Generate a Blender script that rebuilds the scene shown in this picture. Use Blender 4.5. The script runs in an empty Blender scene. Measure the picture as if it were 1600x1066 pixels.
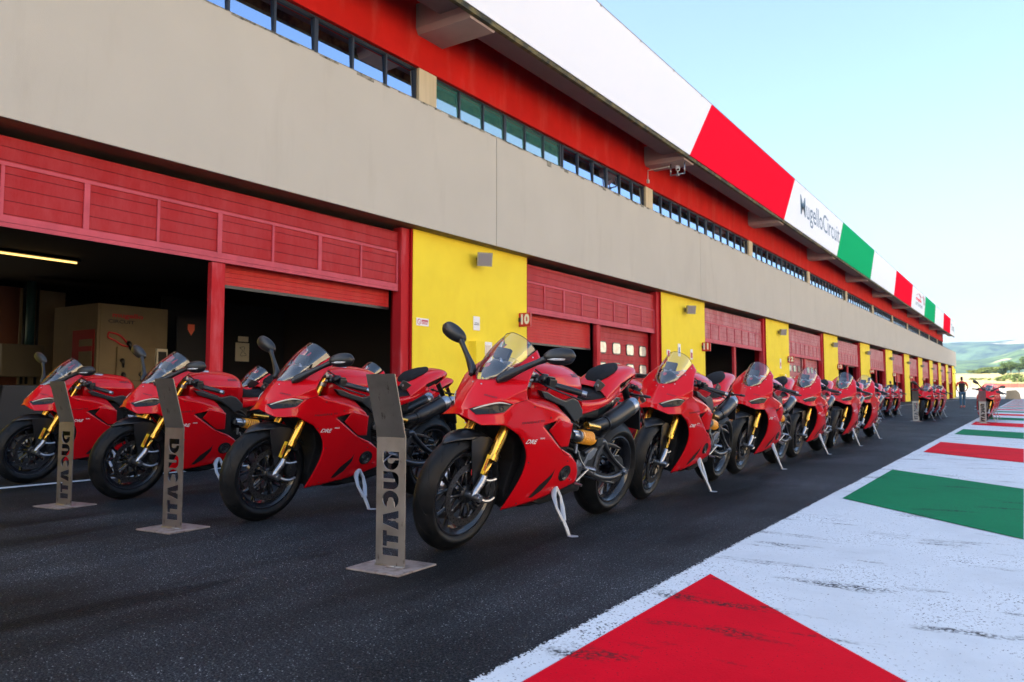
import bpy, bmesh, math, random
from mathutils import Vector, Matrix, noise
from mathutils.bvhtree import BVHTree
random.seed(7)
SC = bpy.context.scene
COL = SC.collection
PI = math.pi
R = math.radians

# ------------------------------------------------------------------ materials
MATS = {}
def srgb(r, g, b):
    f = lambda c: (c/255/12.92) if c/255 <= 0.04045 else ((c/255+0.055)/1.055)**2.4
    return (f(r), f(g), f(b), 1)
def node(nt, typ, **kw):
    n = nt.nodes.new(typ)
    for k, v in kw.items():
        if k.startswith('i_'):
            key = k[2:]
            key = int(key) if key.isdigit() else key.replace('_', ' ')
            n.inputs[key].default_value = v
        else:
            setattr(n, k, v)
    return n
def mat(name, base, rough=0.5, metal=0.0, coat=0.0, coat_rough=0.05, spec=0.5, var=0.0, vscale=3.0, bump=0.0, bscale=60.0,
        rvar=0.0, streak=None, trans=0.0, alpha=1.0, emit=None, estr=0.0, vstretch=(1, 1, 1), ior=1.5):
    m = bpy.data.materials.new(name); m.use_nodes = True
    nt = m.node_tree; b = nt.nodes['Principled BSDF']
    base = tuple(base) + ((1,) if len(base) == 3 else ())
    b.inputs['Base Color'].default_value = base
    b.inputs['Roughness'].default_value = rough
    b.inputs['Metallic'].default_value = metal
    b.inputs['Coat Weight'].default_value = coat
    b.inputs['Coat Roughness'].default_value = coat_rough
    b.inputs['Specular IOR Level'].default_value = spec
    b.inputs['Transmission Weight'].default_value = trans
    b.inputs['Alpha'].default_value = alpha
    b.inputs['IOR'].default_value = ior
    if emit:
        b.inputs['Emission Color'].default_value = tuple(emit)[:3] + (1,)
        b.inputs['Emission Strength'].default_value = estr
    if var or bump or rvar or streak:
        tc = node(nt, 'ShaderNodeTexCoord')
        mp = node(nt, 'ShaderNodeMapping'); mp.inputs['Scale'].default_value = vstretch
        nt.links.new(tc.outputs['Object'], mp.inputs[0])
        col = None
        if var or rvar:
            nz = node(nt, 'ShaderNodeTexNoise', i_Scale=vscale, i_Detail=6.0, i_Roughness=0.6)
            nt.links.new(mp.outputs[0], nz.inputs['Vector'])
            if var:
                mx = node(nt, 'ShaderNodeMix', data_type='RGBA')
                mx.inputs[6].default_value = tuple(c*(1-var) for c in base[:3]) + (1,)
                mx.inputs[7].default_value = tuple(min(1, c*(1+var)) for c in base[:3]) + (1,)
                cr = node(nt, 'ShaderNodeMapRange'); cr.inputs[1].default_value = .3; cr.inputs[2].default_value = .7
                nt.links.new(nz.outputs[0], cr.inputs[0]); nt.links.new(cr.outputs[0], mx.inputs[0])
                col = mx.outputs[2]
            if rvar:
                mr = node(nt, 'ShaderNodeMapRange'); mr.inputs[1].default_value = .3; mr.inputs[2].default_value = .7
                mr.inputs[3].default_value = max(0, rough-rvar); mr.inputs[4].default_value = rough+rvar
                nt.links.new(nz.outputs[0], mr.inputs[0]); nt.links.new(mr.outputs[0], b.inputs['Roughness'])
        if streak:      # (color, scale vector, lo, hi)
            sc, sv, lo, hi = streak
            m2 = node(nt, 'ShaderNodeMapping'); m2.inputs['Scale'].default_value = sv
            nt.links.new(tc.outputs['Object'], m2.inputs[0])
            n2 = node(nt, 'ShaderNodeTexNoise', i_Scale=1.0, i_Detail=7.0, i_Roughness=0.62)
            nt.links.new(m2.outputs[0], n2.inputs['Vector'])
            r2 = node(nt, 'ShaderNodeMapRange'); r2.inputs[1].default_value = lo; r2.inputs[2].default_value = hi
            nt.links.new(n2.outputs[0], r2.inputs[0])
            mx = node(nt, 'ShaderNodeMix', data_type='RGBA')
            if col: nt.links.new(col, mx.inputs[6])
            else: mx.inputs[6].default_value = base
            mx.inputs[7].default_value = tuple(sc)[:3] + (1,)
            nt.links.new(r2.outputs[0], mx.inputs[0]); col = mx.outputs[2]
        if col: nt.links.new(col, b.inputs['Base Color'])
        if bump:
            n3 = node(nt, 'ShaderNodeTexNoise', i_Scale=bscale, i_Detail=4.0)
            nt.links.new(tc.outputs['Object'], n3.inputs['Vector'])
            bp = node(nt, 'ShaderNodeBump', i_Strength=bump, i_Distance=0.01)
            nt.links.new(n3.outputs[0], bp.inputs['Height']); nt.links.new(bp.outputs[0], b.inputs['Normal'])
    MATS[name] = m
    return m

# ------------------------------------------------------------------ objects
def link(o, parent=None):
    COL.objects.link(o)
    if parent is not None: o.parent = parent
    return o
def tag(o, label=None, cat=None, group=None, kind=None):
    if label: o['label'] = label
    if cat: o['category'] = cat
    if group: o['group'] = group
    if kind: o['kind'] = kind
    return o
def empty(name, loc=(0, 0, 0), rz=0.0):
    o = bpy.data.objects.new(name, None); o.empty_display_size = .2
    link(o); o.location = loc; o.rotation_euler = (0, 0, rz)
    return o
def kids(o): return [c for c in bpy.data.objects if c.parent == o]
def copy_tree(o, parent=None, cmap=None):
    c = o.copy(); link(c, parent)
    for ch in (cmap or {}).get(o.name, []) if cmap else kids(o):
        copy_tree(ch, c, cmap)
    return c
def treemap(o, m=None):
    m = {} if m is None else m
    m[o.name] = kids(o)
    for c in m[o.name]: treemap(c, m)
    return m

def catmull(pts, n):
    """smooth open polyline through pts (tuples of any length), n samples a segment"""
    out = []
    P = [pts[0]] + list(pts) + [pts[-1]]
    for i in range(1, len(P)-2):
        p0, p1, p2, p3 = P[i-1], P[i], P[i+1], P[i+2]
        for k in range(n):
            t = k/n
            out.append(tuple(0.5*((2*b)+(c-a)*t+(2*a-5*b+4*c-d)*t*t+(-a+3*b-3*c+d)*t**3) for a, b, c, d in zip(p0, p1, p2, p3)))
    out.append(tuple(pts[-1]))
    return out

class MB:
    def __init__(s): s.v = []; s.f = []; s.m = []; s.sm = []
    def add(s, vs, fs, mi=0, smooth=False):
        o = len(s.v); s.v += [tuple(v) for v in vs]
        for f in fs:
            s.f.append(tuple(i+o for i in f)); s.m.append(mi); s.sm.append(smooth)
        return s
    def box(s, x0, x1, y0, y1, z0, z1, mi=0, M=None):
        vs = [Vector((x, y, z)) for z in (z0, z1) for y in (y0, y1) for x in (x0, x1)]
        if M is not None: vs = [M @ v for v in vs]
        return s.add(vs, [(0, 2, 3, 1), (4, 5, 7, 6), (0, 1, 5, 4), (2, 6, 7, 3), (0, 4, 6, 2), (1, 3, 7, 5)], mi)
    def bbox(s, x0, x1, y0, y1, z0, z1, b=.01, mi=0, M=None):
        """box with chamfered edges"""
        bm = bmesh.new(); bmesh.ops.create_cube(bm, size=1)
        for v in bm.verts: v.co = Vector(((x0+x1)/2+v.co.x*(x1-x0), (y0+y1)/2+v.co.y*(y1-y0), (z0+z1)/2+v.co.z*(z1-z0)))
        bmesh.ops.bevel(bm, geom=list(bm.edges), offset=b, segments=2, affect='EDGES', profile=.7)
        if M is not None: bm.transform(M)
        bm.verts.index_update()
        s.add([v.co for v in bm.verts], [[v.index for v in f.verts] for f in bm.faces], mi, False); bm.free(); return s
    def prism(s, poly, y0, y1, mi=0, axis='y', bev=0.0, M=None):
        """polygon in XZ (axis y), XY (axis z) or YZ (axis x) pushed along the axis"""
        def P(a, b, c):
            return Vector({'y': (a, c, b), 'z': (a, b, c), 'x': (c, a, b)}[axis])
        n = len(poly)
        bm = bmesh.new()
        A = [bm.verts.new(P(a, b, y0)) for a, b in poly]; B = [bm.verts.new(P(a, b, y1)) for a, b in poly]
        bm.faces.new(A); bm.faces.new(B[::-1])
        for i in range(n):
            j = (i+1) % n; bm.faces.new((A[j], A[i], B[i], B[j]))
        bmesh.ops.recalc_face_normals(bm, faces=bm.faces)
        if bev: bmesh.ops.bevel(bm, geom=list(bm.edges), offset=bev, segments=2, affect='EDGES', profile=.6, clamp_overlap=True)
        bmesh.ops.triangulate(bm, faces=[f for f in bm.faces if len(f.verts) > 4])
        if M is not None: bm.transform(M)
        bm.verts.index_update()
        s.add([v.co for v in bm.verts], [[v.index for v in f.verts] for f in bm.faces], mi, False); bm.free(); return s
    def tube(s, pts, r, seg=10, mi=0, caps=True, sub=0, sq=(1, 1), up=(0, 0, 1)):
        """sweep; r number or list; sq = ellipse factors along (side, up)"""
        rs = list(r) if hasattr(r, '__len__') else [r]*len(pts)
        if sub:
            q = catmull([tuple(p)+(rr,) for p, rr in zip(pts, rs)], sub); pts = [p[:3] for p in q]; rs = [max(1e-4, p[3]) for p in q]
        pts = [Vector(p) for p in pts]; rings = []; U = Vector(up)
        for i, p in enumerate(pts):
            t = (pts[min(i+1, len(pts)-1)]-pts[max(i-1, 0)]).normalized()
            a = t.cross(U)
            if a.length < 1e-3: a = t.cross(Vector((1, 0, 0)))
            a.normalize(); b = a.cross(t).normalized()
            rings.append([p+a*math.cos(2*PI*k/seg)*rs[i]*sq[0]+b*math.sin(2*PI*k/seg)*rs[i]*sq[1] for k in range(seg)])
        vs = [v for r_ in rings for v in r_]; fs = []
        for i in range(len(rings)-1):
            for k in range(seg):
                j = (k+1) % seg; fs.append((i*seg+k, i*seg+j, (i+1)*seg+j, (i+1)*seg+k))
        s.add(vs, fs, mi, True)
        if caps:
            o = len(s.v)-len(vs)
            s.f.append(tuple(o+k for k in range(seg))[::-1]); s.m.append(mi); s.sm.append(False)
            s.f.append(tuple(o+(len(rings)-1)*seg+k for k in range(seg))); s.m.append(mi); s.sm.append(False)
        return s
    def lathe(s, prof, c=(0, 0, 0), axis='y', seg=48, mi=0, closed=False, a0=0, a1=2*PI, smooth=True, M=None):
        """prof: list of (r, h); revolve round axis through c"""
        full = abs(a1-a0-2*PI) < 1e-6; n = seg if full else seg+1; vs = []
        for k in range(n):
            a = a0+(a1-a0)*k/seg; ca, sa = math.cos(a), math.sin(a)
            for r, h in prof:
                v = {'y': (r*ca, h, r*sa), 'z': (r*ca, r*sa, h), 'x': (h, r*ca, r*sa)}[axis]
                v = Vector(v)+Vector(c)
                vs.append(M @ v if M is not None else v)
        m = len(prof); fs = []
        for k in range(seg):
            k2 = (k+1) % n
            for i in range(m if closed else m-1):
                j = (i+1) % m; fs.append((k*m+i, k*m+j, k2*m+j, k2*m+i))
        return s.add(vs, fs, mi, smooth)
    def loft(s, secs, mi=0, close=False, caps=False, smooth=True):
        n = len(secs[0]); vs = [v for c in secs for v in c]; fs = []
        for i in range(len(secs)-1):
            for k in range(n if close else n-1):
                j = (k+1) % n; fs.append((i*n+k, i*n+j, (i+1)*n+j, (i+1)*n+k))
        s.add(vs, fs, mi, smooth)
        if caps:
            o = len(s.v)-len(vs)
            s.f.append(tuple(o+k for k in range(n))); s.m.append(mi); s.sm.append(False)
            s.f.append(tuple(o+(len(secs)-1)*n+k for k in range(n))[::-1]); s.m.append(mi); s.sm.append(False)
        return s
    def mesh(s, name, fix=True, angle=None):
        me = bpy.data.meshes.new(name)
        me.from_pydata([tuple(v) for v in s.v], [], s.f)
        me.polygons.foreach_set('material_index', s.m); me.polygons.foreach_set('use_smooth', s.sm)
        if fix:
            bm = bmesh.new(); bm.from_mesh(me); bmesh.ops.recalc_face_normals(bm, faces=bm.faces); bm.to_mesh(me); bm.free()
        me.update()
        if angle: me.set_sharp_from_angle(angle=R(angle))
        return me
    def build(s, name, mats, parent=None, fix=True, angle=None):
        me = s.mesh(name, fix, angle)
        for m in (mats if isinstance(mats, (list, tuple)) else [mats]): me.materials.append(m)
        return link(bpy.data.objects.new(name, me), parent)

def bake(o):
    """replace modifiers by the evaluated mesh"""
    dg = bpy.context.evaluated_depsgraph_get(); dg.update()
    me = bpy.data.meshes.new_from_object(o.evaluated_get(dg), preserve_all_data_layers=False, depsgraph=dg)
    old = o.data; o.modifiers.clear(); o.data = me
    return o

def cage(name, V, F, mats, parent=None, level=2, creases=(), corners=(), mirror=False, solid=0.0, off=-1, allsharp=None):
    """subdivision cage from named vertices; creases = chains of names, corners = names kept sharp"""
    names = list(V); idx = {n: i for i, n in enumerate(names)}
    vs = [V[n] for n in names]
    me = bpy.data.meshes.new(name); me.from_pydata(vs, [], [[idx[n] for n in f.split()] for f in F])
    ce = me.attributes.new('crease_edge', 'FLOAT', 'EDGE'); cv = me.attributes.new('crease_vert', 'FLOAT', 'POINT')
    es = {}
    for ch in creases:
        w = 1.0
        if isinstance(ch, tuple): ch, w = ch
        q = ch.split()
        for a, b in zip(q, q[1:]): es[frozenset((idx[a], idx[b]))] = w
    for e in me.edges: ce.data[e.index].value = es.get(frozenset(e.vertices), 0.0)
    for c in corners: cv.data[idx[c]].value = 1.0
    me.polygons.foreach_set('use_smooth', [True]*len(me.polygons))
    for m in (mats if isinstance(mats, (list, tuple)) else [mats]): me.materials.append(m)
    o = link(bpy.data.objects.new(name, me), parent)
    if mirror:
        md = o.modifiers.new('m', 'MIRROR'); md.use_axis = (False, True, False); md.merge_threshold = .002
    sd = o.modifiers.new('s', 'SUBSURF'); sd.levels = level; sd.render_levels = level
    if solid:
        so = o.modifiers.new('t', 'SOLIDIFY'); so.thickness = solid; so.offset = off
    return o

def mirrored(o, name=None, axis=1):
    """a mirrored copy of a mesh object (real mesh, y -> -y)"""
    me = o.data.copy()
    for v in me.vertices: v.co[axis] = -v.co[axis]
    me.flip_normals()
    c = bpy.data.objects.new(name or o.name.split('.')[0], me)
    return link(c, o.parent)

def text_mesh(txt, size=1.0, off=0.0, align='CENTER', space=1.0, res=3):
    cu = bpy.data.curves.new('t', 'FONT'); cu.body = txt; cu.size = size; cu.offset = off
    cu.align_x = align; cu.align_y = 'CENTER'; cu.space_character = space; cu.resolution_u = res
    o = bpy.data.objects.new('t', cu); COL.objects.link(o)
    dg = bpy.context.evaluated_depsgraph_get(); dg.update()
    me = bpy.data.meshes.new_from_object(o.evaluated_get(dg), depsgraph=dg)
    vs = [v.co.copy() for v in me.vertices]; fs = [tuple(p.vertices) for p in me.polygons]
    bpy.data.objects.remove(o); bpy.data.curves.remove(cu); bpy.data.meshes.remove(me)
    return vs, fs
def shape_mesh(outer, holes, th):
    """flat plate in XY with holes, thickness th"""
    cu = bpy.data.curves.new('t', 'CURVE'); cu.dimensions = '2D'; cu.fill_mode = 'BOTH'; cu.extrude = th/2
    for poly in [outer]+holes:
        sp = cu.splines.new('POLY'); sp.points.add(len(poly)-1); sp.use_cyclic_u = True
        for i, (x, y) in enumerate(poly): sp.points[i].co = (x, y, 0, 1)
    o = bpy.data.objects.new('t', cu); COL.objects.link(o)
    dg = bpy.context.evaluated_depsgraph_get(); dg.update()
    me = bpy.data.meshes.new_from_object(o.evaluated_get(dg), depsgraph=dg)
    vs = [v.co.copy() for v in me.vertices]; fs = [tuple(p.vertices) for p in me.polygons]
    bpy.data.objects.remove(o); bpy.data.curves.remove(cu); bpy.data.meshes.remove(me)
    return vs, fs
def bvh_of(o):
    bm = bmesh.new(); bm.from_mesh(o.data); t = BVHTree.FromBMesh(bm); bm.free(); return t
def decal(vs, fs, name, m, parent, bvh, side=1, lift=.0015, sub=0):
    """project flat (x,z) shapes on a body along y from the given side"""
    bm = bmesh.new(); B = [bm.verts.new((x, 0, z)) for x, z in vs]
    for f in fs:
        try: bm.faces.new([B[i] for i in f])
        except ValueError: pass
    if sub:
        bmesh.ops.triangulate(bm, faces=bm.faces)
        for _ in range(sub): bmesh.ops.subdivide_edges(bm, edges=[e for e in bm.edges if e.calc_length() > .012], cuts=1, use_grid_fill=True)
    last = .18*side
    for v in bm.verts:
        h = bvh.ray_cast(Vector((v.co.x, side*1.0, v.co.z)), Vector((0, -side, 0)))
        if h[0] is not None: last = h[0].y
        v.co.y = last+side*lift
    bm.verts.index_update()
    mb = MB(); mb.add([v.co for v in bm.verts], [[v.index for v in f.verts] for f in bm.faces], 0, True); bm.free()
    return mb.build(name, m, parent, fix=False)
# ------------------------------------------------------------------ bike materials
M_red = mat('red_paint', (.56, .0025, .008), rough=.35, coat=.65, coat_rough=.015, spec=.05)
M_black = mat('satin_black', (.010, .011, .014), rough=.36, spec=.5)
M_gloss = mat('gloss_black', (.008, .009, .012), rough=.08, coat=.6)
M_carb = mat('inner_black', (.006, .006, .007), rough=.75, spec=.3)
M_grey = mat('cast_grey', (.075, .080, .092), rough=.32, metal=.75, bump=.15, bscale=300)
M_dgrey = mat('dark_metal', (.022, .023, .026), rough=.38, metal=.4)
M_alu = mat('aluminium', (.36, .38, .42), rough=.34, metal=1.0, var=.25, vscale=60)
M_steel = mat('disc_steel', (.13, .13, .14), rough=.36, metal=1.0, var=.3, vscale=60)
M_gold = mat('gold_anodised', (.74, .40, .07), rough=.22, metal=.95, var=.12, vscale=25)
M_orange = mat('spring_orange', (.85, .36, .03), rough=.35, coat=.3)
M_seat = mat('seat_fabric', (.010, .011, .014), rough=.85, spec=.2, bump=.4, bscale=500)
M_white = mat('white_decal', (.75, .75, .76), rough=.4)
M_redtext = mat('red_decal', (.55, .02, .03), rough=.4)
M_blacktext = mat('black_decal', (.02, .015, .02), rough=.4)
M_yellow = mat('sticker_yellow', (.85, .55, .02), rough=.4)
M_lens = mat('indicator_lens', (.55, .55, .58), rough=.12, coat=1.0, var=.35, vscale=90)
M_light = mat('headlight_glass', (.006, .007, .008), rough=.3, spec=.2, coat=.25, var=.5, vscale=60)
M_strip = mat('light_strip', (.62, .58, .50), rough=.25, coat=.5)
M_stand = mat('side_stand_silver', (.34, .36, .40), rough=.35, metal=.35)
M_frame = mat('frame_grey', (.035, .038, .045), rough=.38, metal=.3)
M_rim = mat('rim_black', (.012, .013, .018), rough=.22, coat=.5)
M_screenedge = mat('screen_edge', (.03, .03, .035), rough=.2)
def glass_mat(name, tint=(1, 1, 1), refl=.12, dark=.0):
    m = bpy.data.materials.new(name); m.use_nodes = True; nt = m.node_tree; nt.nodes.clear()
    out = node(nt, 'ShaderNodeOutputMaterial'); tr = node(nt, 'ShaderNodeBsdfTransparent'); tr.inputs[0].default_value = tuple(tint)+(1,)
    gl = node(nt, 'ShaderNodeBsdfGlossy'); gl.inputs['Roughness'].default_value = .02
    lw = node(nt, 'ShaderNodeLayerWeight', i_Blend=.35); mr = node(nt, 'ShaderNodeMapRange')
    mr.inputs[3].default_value = refl; mr.inputs[4].default_value = .85
    mx = node(nt, 'ShaderNodeMixShader')
    nt.links.new(lw.outputs['Fresnel'], mr.inputs[0]); nt.links.new(mr.outputs[0], mx.inputs[0])
    nt.links.new(tr.outputs[0], mx.inputs[1]); nt.links.new(gl.outputs[0], mx.inputs[2]); nt.links.new(mx.outputs[0], out.inputs[0])
    return m
M_screen = glass_mat('windscreen_smoke', (.86, .87, .88), .12)
def tyre_mat():
    m = mat('tyre_rubber', (.006, .007, .009), rough=.48, spec=.22)
    nt = m.node_tree; b = nt.nodes['Principled BSDF']
    tc = node(nt, 'ShaderNodeTexCoord'); sp = node(nt, 'ShaderNodeSeparateXYZ'); nt.links.new(tc.outputs['Object'], sp.inputs[0])
    at = node(nt, 'ShaderNodeMath', operation='ARCTAN2'); nt.links.new(sp.outputs[2], at.inputs[0]); nt.links.new(sp.outputs[0], at.inputs[1])
    ab = node(nt, 'ShaderNodeMath', operation='ABSOLUTE'); nt.links.new(sp.outputs[1], ab.inputs[0])
    k = node(nt, 'ShaderNodeMath', operation='MULTIPLY'); k.inputs[1].default_value = 9.0; nt.links.new(ab.outputs[0], k.inputs[0])
    ad = node(nt, 'ShaderNodeMath', operation='ADD'); nt.links.new(at.outputs[0], ad.inputs[0]); nt.links.new(k.outputs[0], ad.inputs[1])
    s1 = node(nt, 'ShaderNodeMath', operation='MULTIPLY'); s1.inputs[1].default_value = 13.0; nt.links.new(ad.outputs[0], s1.inputs[0])
    si = node(nt, 'ShaderNodeMath', operation='SINE'); nt.links.new(s1.outputs[0], si.inputs[0])
    g = node(nt, 'ShaderNodeMapRange'); g.inputs[1].default_value = .965; g.inputs[2].default_value = .985; nt.links.new(si.outputs[0], g.inputs[0])
    w = node(nt, 'ShaderNodeMapRange'); w.inputs[1].default_value = .046; w.inputs[2].default_value = .040; nt.links.new(ab.outputs[0], w.inputs[0])
    w2 = node(nt, 'ShaderNodeMapRange'); w2.inputs[1].default_value = .008; w2.inputs[2].default_value = .012; nt.links.new(ab.outputs[0], w2.inputs[0])
    m1 = node(nt, 'ShaderNodeMath', operation='MULTIPLY'); nt.links.new(g.outputs[0], m1.inputs[0]); nt.links.new(w.outputs[0], m1.inputs[1])
    m2 = node(nt, 'ShaderNodeMath', operation='MULTIPLY'); nt.links.new(m1.outputs[0], m2.inputs[0]); nt.links.new(w2.outputs[0], m2.inputs[1])
    inv = node(nt, 'ShaderNodeMath', operation='MULTIPLY'); inv.inputs[1].default_value = -1.0; nt.links.new(m2.outputs[0], inv.inputs[0])
    nz = node(nt, 'ShaderNodeTexNoise', i_Scale=220.0, i_Detail=3.0); nt.links.new(tc.outputs['Object'], nz.inputs['Vector'])
    ma = node(nt, 'ShaderNodeMath', operation='MULTIPLY_ADD'); ma.inputs[1].default_value = .12
    nt.links.new(nz.outputs[0], ma.inputs[0]); nt.links.new(inv.outputs[0], ma.inputs[2])
    bp = node(nt, 'ShaderNodeBump', i_Strength=.8, i_Distance=.006); nt.links.new(ma.outputs[0], bp.inputs['Height']); nt.links.new(bp.outputs[0], b.inputs['Normal'])
    # dusty wear on the tread
    n2 = node(nt, 'ShaderNodeTexNoise', i_Scale=14.0, i_Detail=6.0); nt.links.new(tc.outputs['Object'], n2.inputs['Vector'])
    r2 = node(nt, 'ShaderNodeMapRange'); r2.inputs[1].default_value = .45; r2.inputs[2].default_value = .75; nt.links.new(n2.outputs[0], r2.inputs[0])
    mx = node(nt, 'ShaderNodeMix', data_type='RGBA'); mx.inputs[6].default_value = (.004, .005, .0065, 1); mx.inputs[7].default_value = (.014, .0135, .014, 1)
    nt.links.new(r2.outputs[0], mx.inputs[0]); nt.links.new(mx.outputs[2], b.inputs['Base Color'])
    return m
M_tyre = tyre_mat()
# ------------------------------------------------------------------ the motorcycle (x forward, y to its left, z up)
FAX = (.752, 0, .300); RAX = (-.712, 0, .315)
BIKE = empty('motorcycle')

def tyre_profile(Rr, W, rim, k=12):
    """outer cross-section from bead to bead"""
    P = []
    for i in range(k*2+1):
        t = -1+i/k
        y = W/2*math.sin(t*PI/2*.98)
        crown = (1-abs(math.sin(t*PI/2))**2.3)
        r = Rr-(Rr-rim)*(1-crown)*.62
        P.append((r, y))
    side = [(rim+(Rr-rim)*.22, W/2*.97), (rim+.006, W/2*.80), (rim-.004, W/2*.66)]
    return [(r, -y) for r, y in side[::-1]] + P + side
def wheel(cx, cz, Rr, W, name, rimw, discs, hubw):
    c = (cx, 0, cz); rim = .217
    b = MB()
    hw = rimw/2
    b.lathe([(rim+.001, -hw), (rim+.003, -hw+.006), (rim-.012, -hw+.012), (rim-.022, -hw*.45), (rim-.024, 0), (rim-.022, hw*.45), (rim-.012, hw-.012), (rim+.003, hw-.006), (rim+.001, hw),
             (rim-.008, hw), (rim-.020, hw-.012), (rim-.032, hw*.5), (rim-.034, 0), (rim-.032, -hw*.5), (rim-.020, -hw+.012), (rim-.008, -hw)], c, seg=64, closed=True)
    for k in range(5):               # forked spokes
        a = 2*PI*k/5+.3
        for s in (-1, 1):
            p = [(.035, a), (.085, a+s*.10), (.14, a+s*.24), (rim-.026, a+s*.33)]
            b.tube([(cx+r*math.cos(t), s*.002, cz+r*math.sin(t)) for r, t in p], [.015, .013, .0105, .014], seg=8, sub=3, sq=(.75, 1.15), up=(0, 1, 0))
    b.lathe([(.012, -hubw), (.030, -hubw), (.038, -hubw*.5), (.042, 0), (.038, hubw*.5), (.030, hubw), (.012, hubw)], c, seg=24)
    o = b.build(name, M_rim, BIKE, angle=40)
    # object origin at the axle
    o.data.transform(Matrix.Translation((-cx, 0, -cz))); o.location = (cx, 0, cz)
    t = MB().lathe(tyre_profile(Rr, W, rim), (0, 0, 0), seg=96).build('tyre', M_tyre, o)
    for y in discs:
        d = MB(); ro = .160 if len(discs) > 1 else .123
        s = 1 if y > 0 else -1
        d.lathe([(ro, y-.0025), (ro, y+.0025), (ro-.034, y+.0025), (ro-.034, y-.0025)], seg=72, closed=True, smooth=False)
        for k in range(30):        # drilled ring: dark pits
            for rr in (ro-.008, ro-.020):
                a = 2*PI*(k+(.5 if rr < ro-.01 else 0))/30
                d.lathe([(.0001, y+s*.0028), (.0032, y+s*.0028)], (rr*math.cos(a), 0, rr*math.sin(a)), seg=8, mi=1)
        for k in range(10):        # bobbins and carrier arms
            a = 2*PI*k/10
            M = Matrix.Rotation(-a, 4, 'Y')
            d.lathe([(.0001, y+s*.006), (.0075, y+s*.006), (.0085, y), (.0085, y-s*.003)], (ro-.038, 0, 0), seg=10, M=M)
            d.tube([M @ Vector((.035, y-s*.006, 0)), M @ Vector((ro-.04, y, 0))], [.007, .005], seg=6, mi=2)
        d.lathe([(.020, y), (.048, y), (.048, y-s*.010), (.030, y-s*.02)], seg=24, mi=2)
        d.build('brake_disc', [M_steel, M_carb, M_dgrey], o)
    return o
FW = wheel(FAX[0], FAX[2], .300, .122, 'front_wheel', .094, (-.062, .062), .055)
RW = wheel(RAX[0], RAX[2], .316, .186, 'rear_wheel', .150, (-.082,), .075)
sp = MB(); sp.lathe([(.082, .088), (.086, .085), (.086, .091), (.055, .091), (.055, .085)], seg=42, closed=True, smooth=False)
sp.lathe([(.012, .085), (.056, .084), (.050, .094), (.02, .10)], seg=24, smooth=True)
for k in range(42):
    a = 2*PI*k/42; sp.box(.084, .0895, .086, .090, -.0025, .0025, M=Matrix.Rotation(-a, 4, 'Y'))
sp.build('sprocket', M_steel, RW)

# ---- front fender
fe = MB(); secs = []
for i in range(17):
    a = R(55+i*86/16); rr = .308+.010*math.sin(i/16*PI); w = .074*min(1, .06+math.sin(min(1, i/6)*PI/2)); w2 = w
    ring = []
    for k in range(11):
        t = -1+k/5; y = w2*t
        drop = .030*abs(t)**2.5*min(1, i/5)
        ring.append((FAX[0]+(rr-drop)*math.cos(a)+0.0, y, FAX[2]+(rr-drop)*math.sin(a)))
    secs.append(ring)
fe.loft(secs)
for s in (-1, 1):
    poly = [(.800, .580), (.735, .598), (.660, .590), (.590, .540), (.552, .460), (.590, .440), (.632, .455), (.648, .375), (.662, .285), (.712, .285), (.742, .36), (.772, .46), (.792, .53)]
    fe.prism(poly, s*.0735, s*.0795, bev=.002)
o = fe.build('front_fender', M_black, BIKE, angle=35)
md = o.modifiers.new('t', 'SOLIDIFY'); md.thickness = .003; bake(o)

# ---- fork legs
def P_on(z, y): # a point on the fork line at height z
    return (.457+(.905-z)*.470, y, z)
for s in (1, -1):
    f = MB(); y = s*.105
    f.tube([P_on(.925, y), P_on(.915, y), P_on(.50, y), P_on(.49, y)], [.024, .0265, .0265, .024], seg=20)
    f.tube([P_on(.505, y), P_on(.478, y)], .0292, seg=20)
    f.tube([P_on(.89, y), P_on(.865, y)], .0285, seg=20)
    leg = f.build('fork_leg', M_gold, BIKE, angle=40)
    d = MB(); d.tube([P_on(.49, y), P_on(.375, y)], .0125, seg=16); d.build('fork_slider', M_gold, leg)
    gu = MB(); gu.prism([(.700, .512), (.722, .518), (.757, .425), (.735, .415)], s*.127, s*.130, bev=.0008); gu.build('fork_sticker', M_yellow, leg)
    a = MB()
    a.tube([P_on(.40, y), P_on(.365, y), (FAX[0]-.006, y, .325), (FAX[0], y, .300)], [.018, .0215, .019, .021], seg=14, sub=2)
    a.tube([(FAX[0], s*.055, .300), (FAX[0], s*.145, .300)], .0205, seg=18)
    a.tube([(FAX[0], s*.144, .300), (FAX[0], s*.152, .300)], .014, seg=14)
    a.tube([(.715, y, .385), (.655, s*.110, .372), (.605, s*.112, .378)], [.011, .009, .009], seg=8, sub=2)
    a.tube([(.745, y, .300), (.69, s*.112, .274), (.640, s*.113, .268), (.600, s*.113, .280)], [.016, .012, .010, .009], seg=8, sub=3)
    a.build('axle_clamp', M_alu, leg, angle=40)
    c = MB(); c.prism([(.655, .372), (.608, .372), (.590, .330), (.602, .288), (.645, .282), (.668, .31), (.672, .345)], s*.048, s*.112, bev=.008)
    c.tube([(.628, s*.112, .350), (.628, s*.118, .350)], .016, seg=14); c.tube([(.632, s*.112, .308), (.632, s*.118, .308)], .016, seg=14)
    c.build('brake_caliper', M_dgrey, leg)
    if s == 1:
        vs, fs = text_mesh('PIRELLI', .0215, .0007, space=1.0)
        t = MB(); q = Vector((.7285, 0, .467)); ang = math.atan2(.095, -.035)   # runs up the leg
        e1 = Vector((-.036, 0, .094)).normalized(); e2 = Vector((.094, 0, .036)).normalized()*-1
        t.add([q+e1*v.x*.93+e2*v.y+Vector((0, .1312, 0)) for v in vs], fs); t.build('lettering', M_redtext, leg, fix=False)
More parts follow.
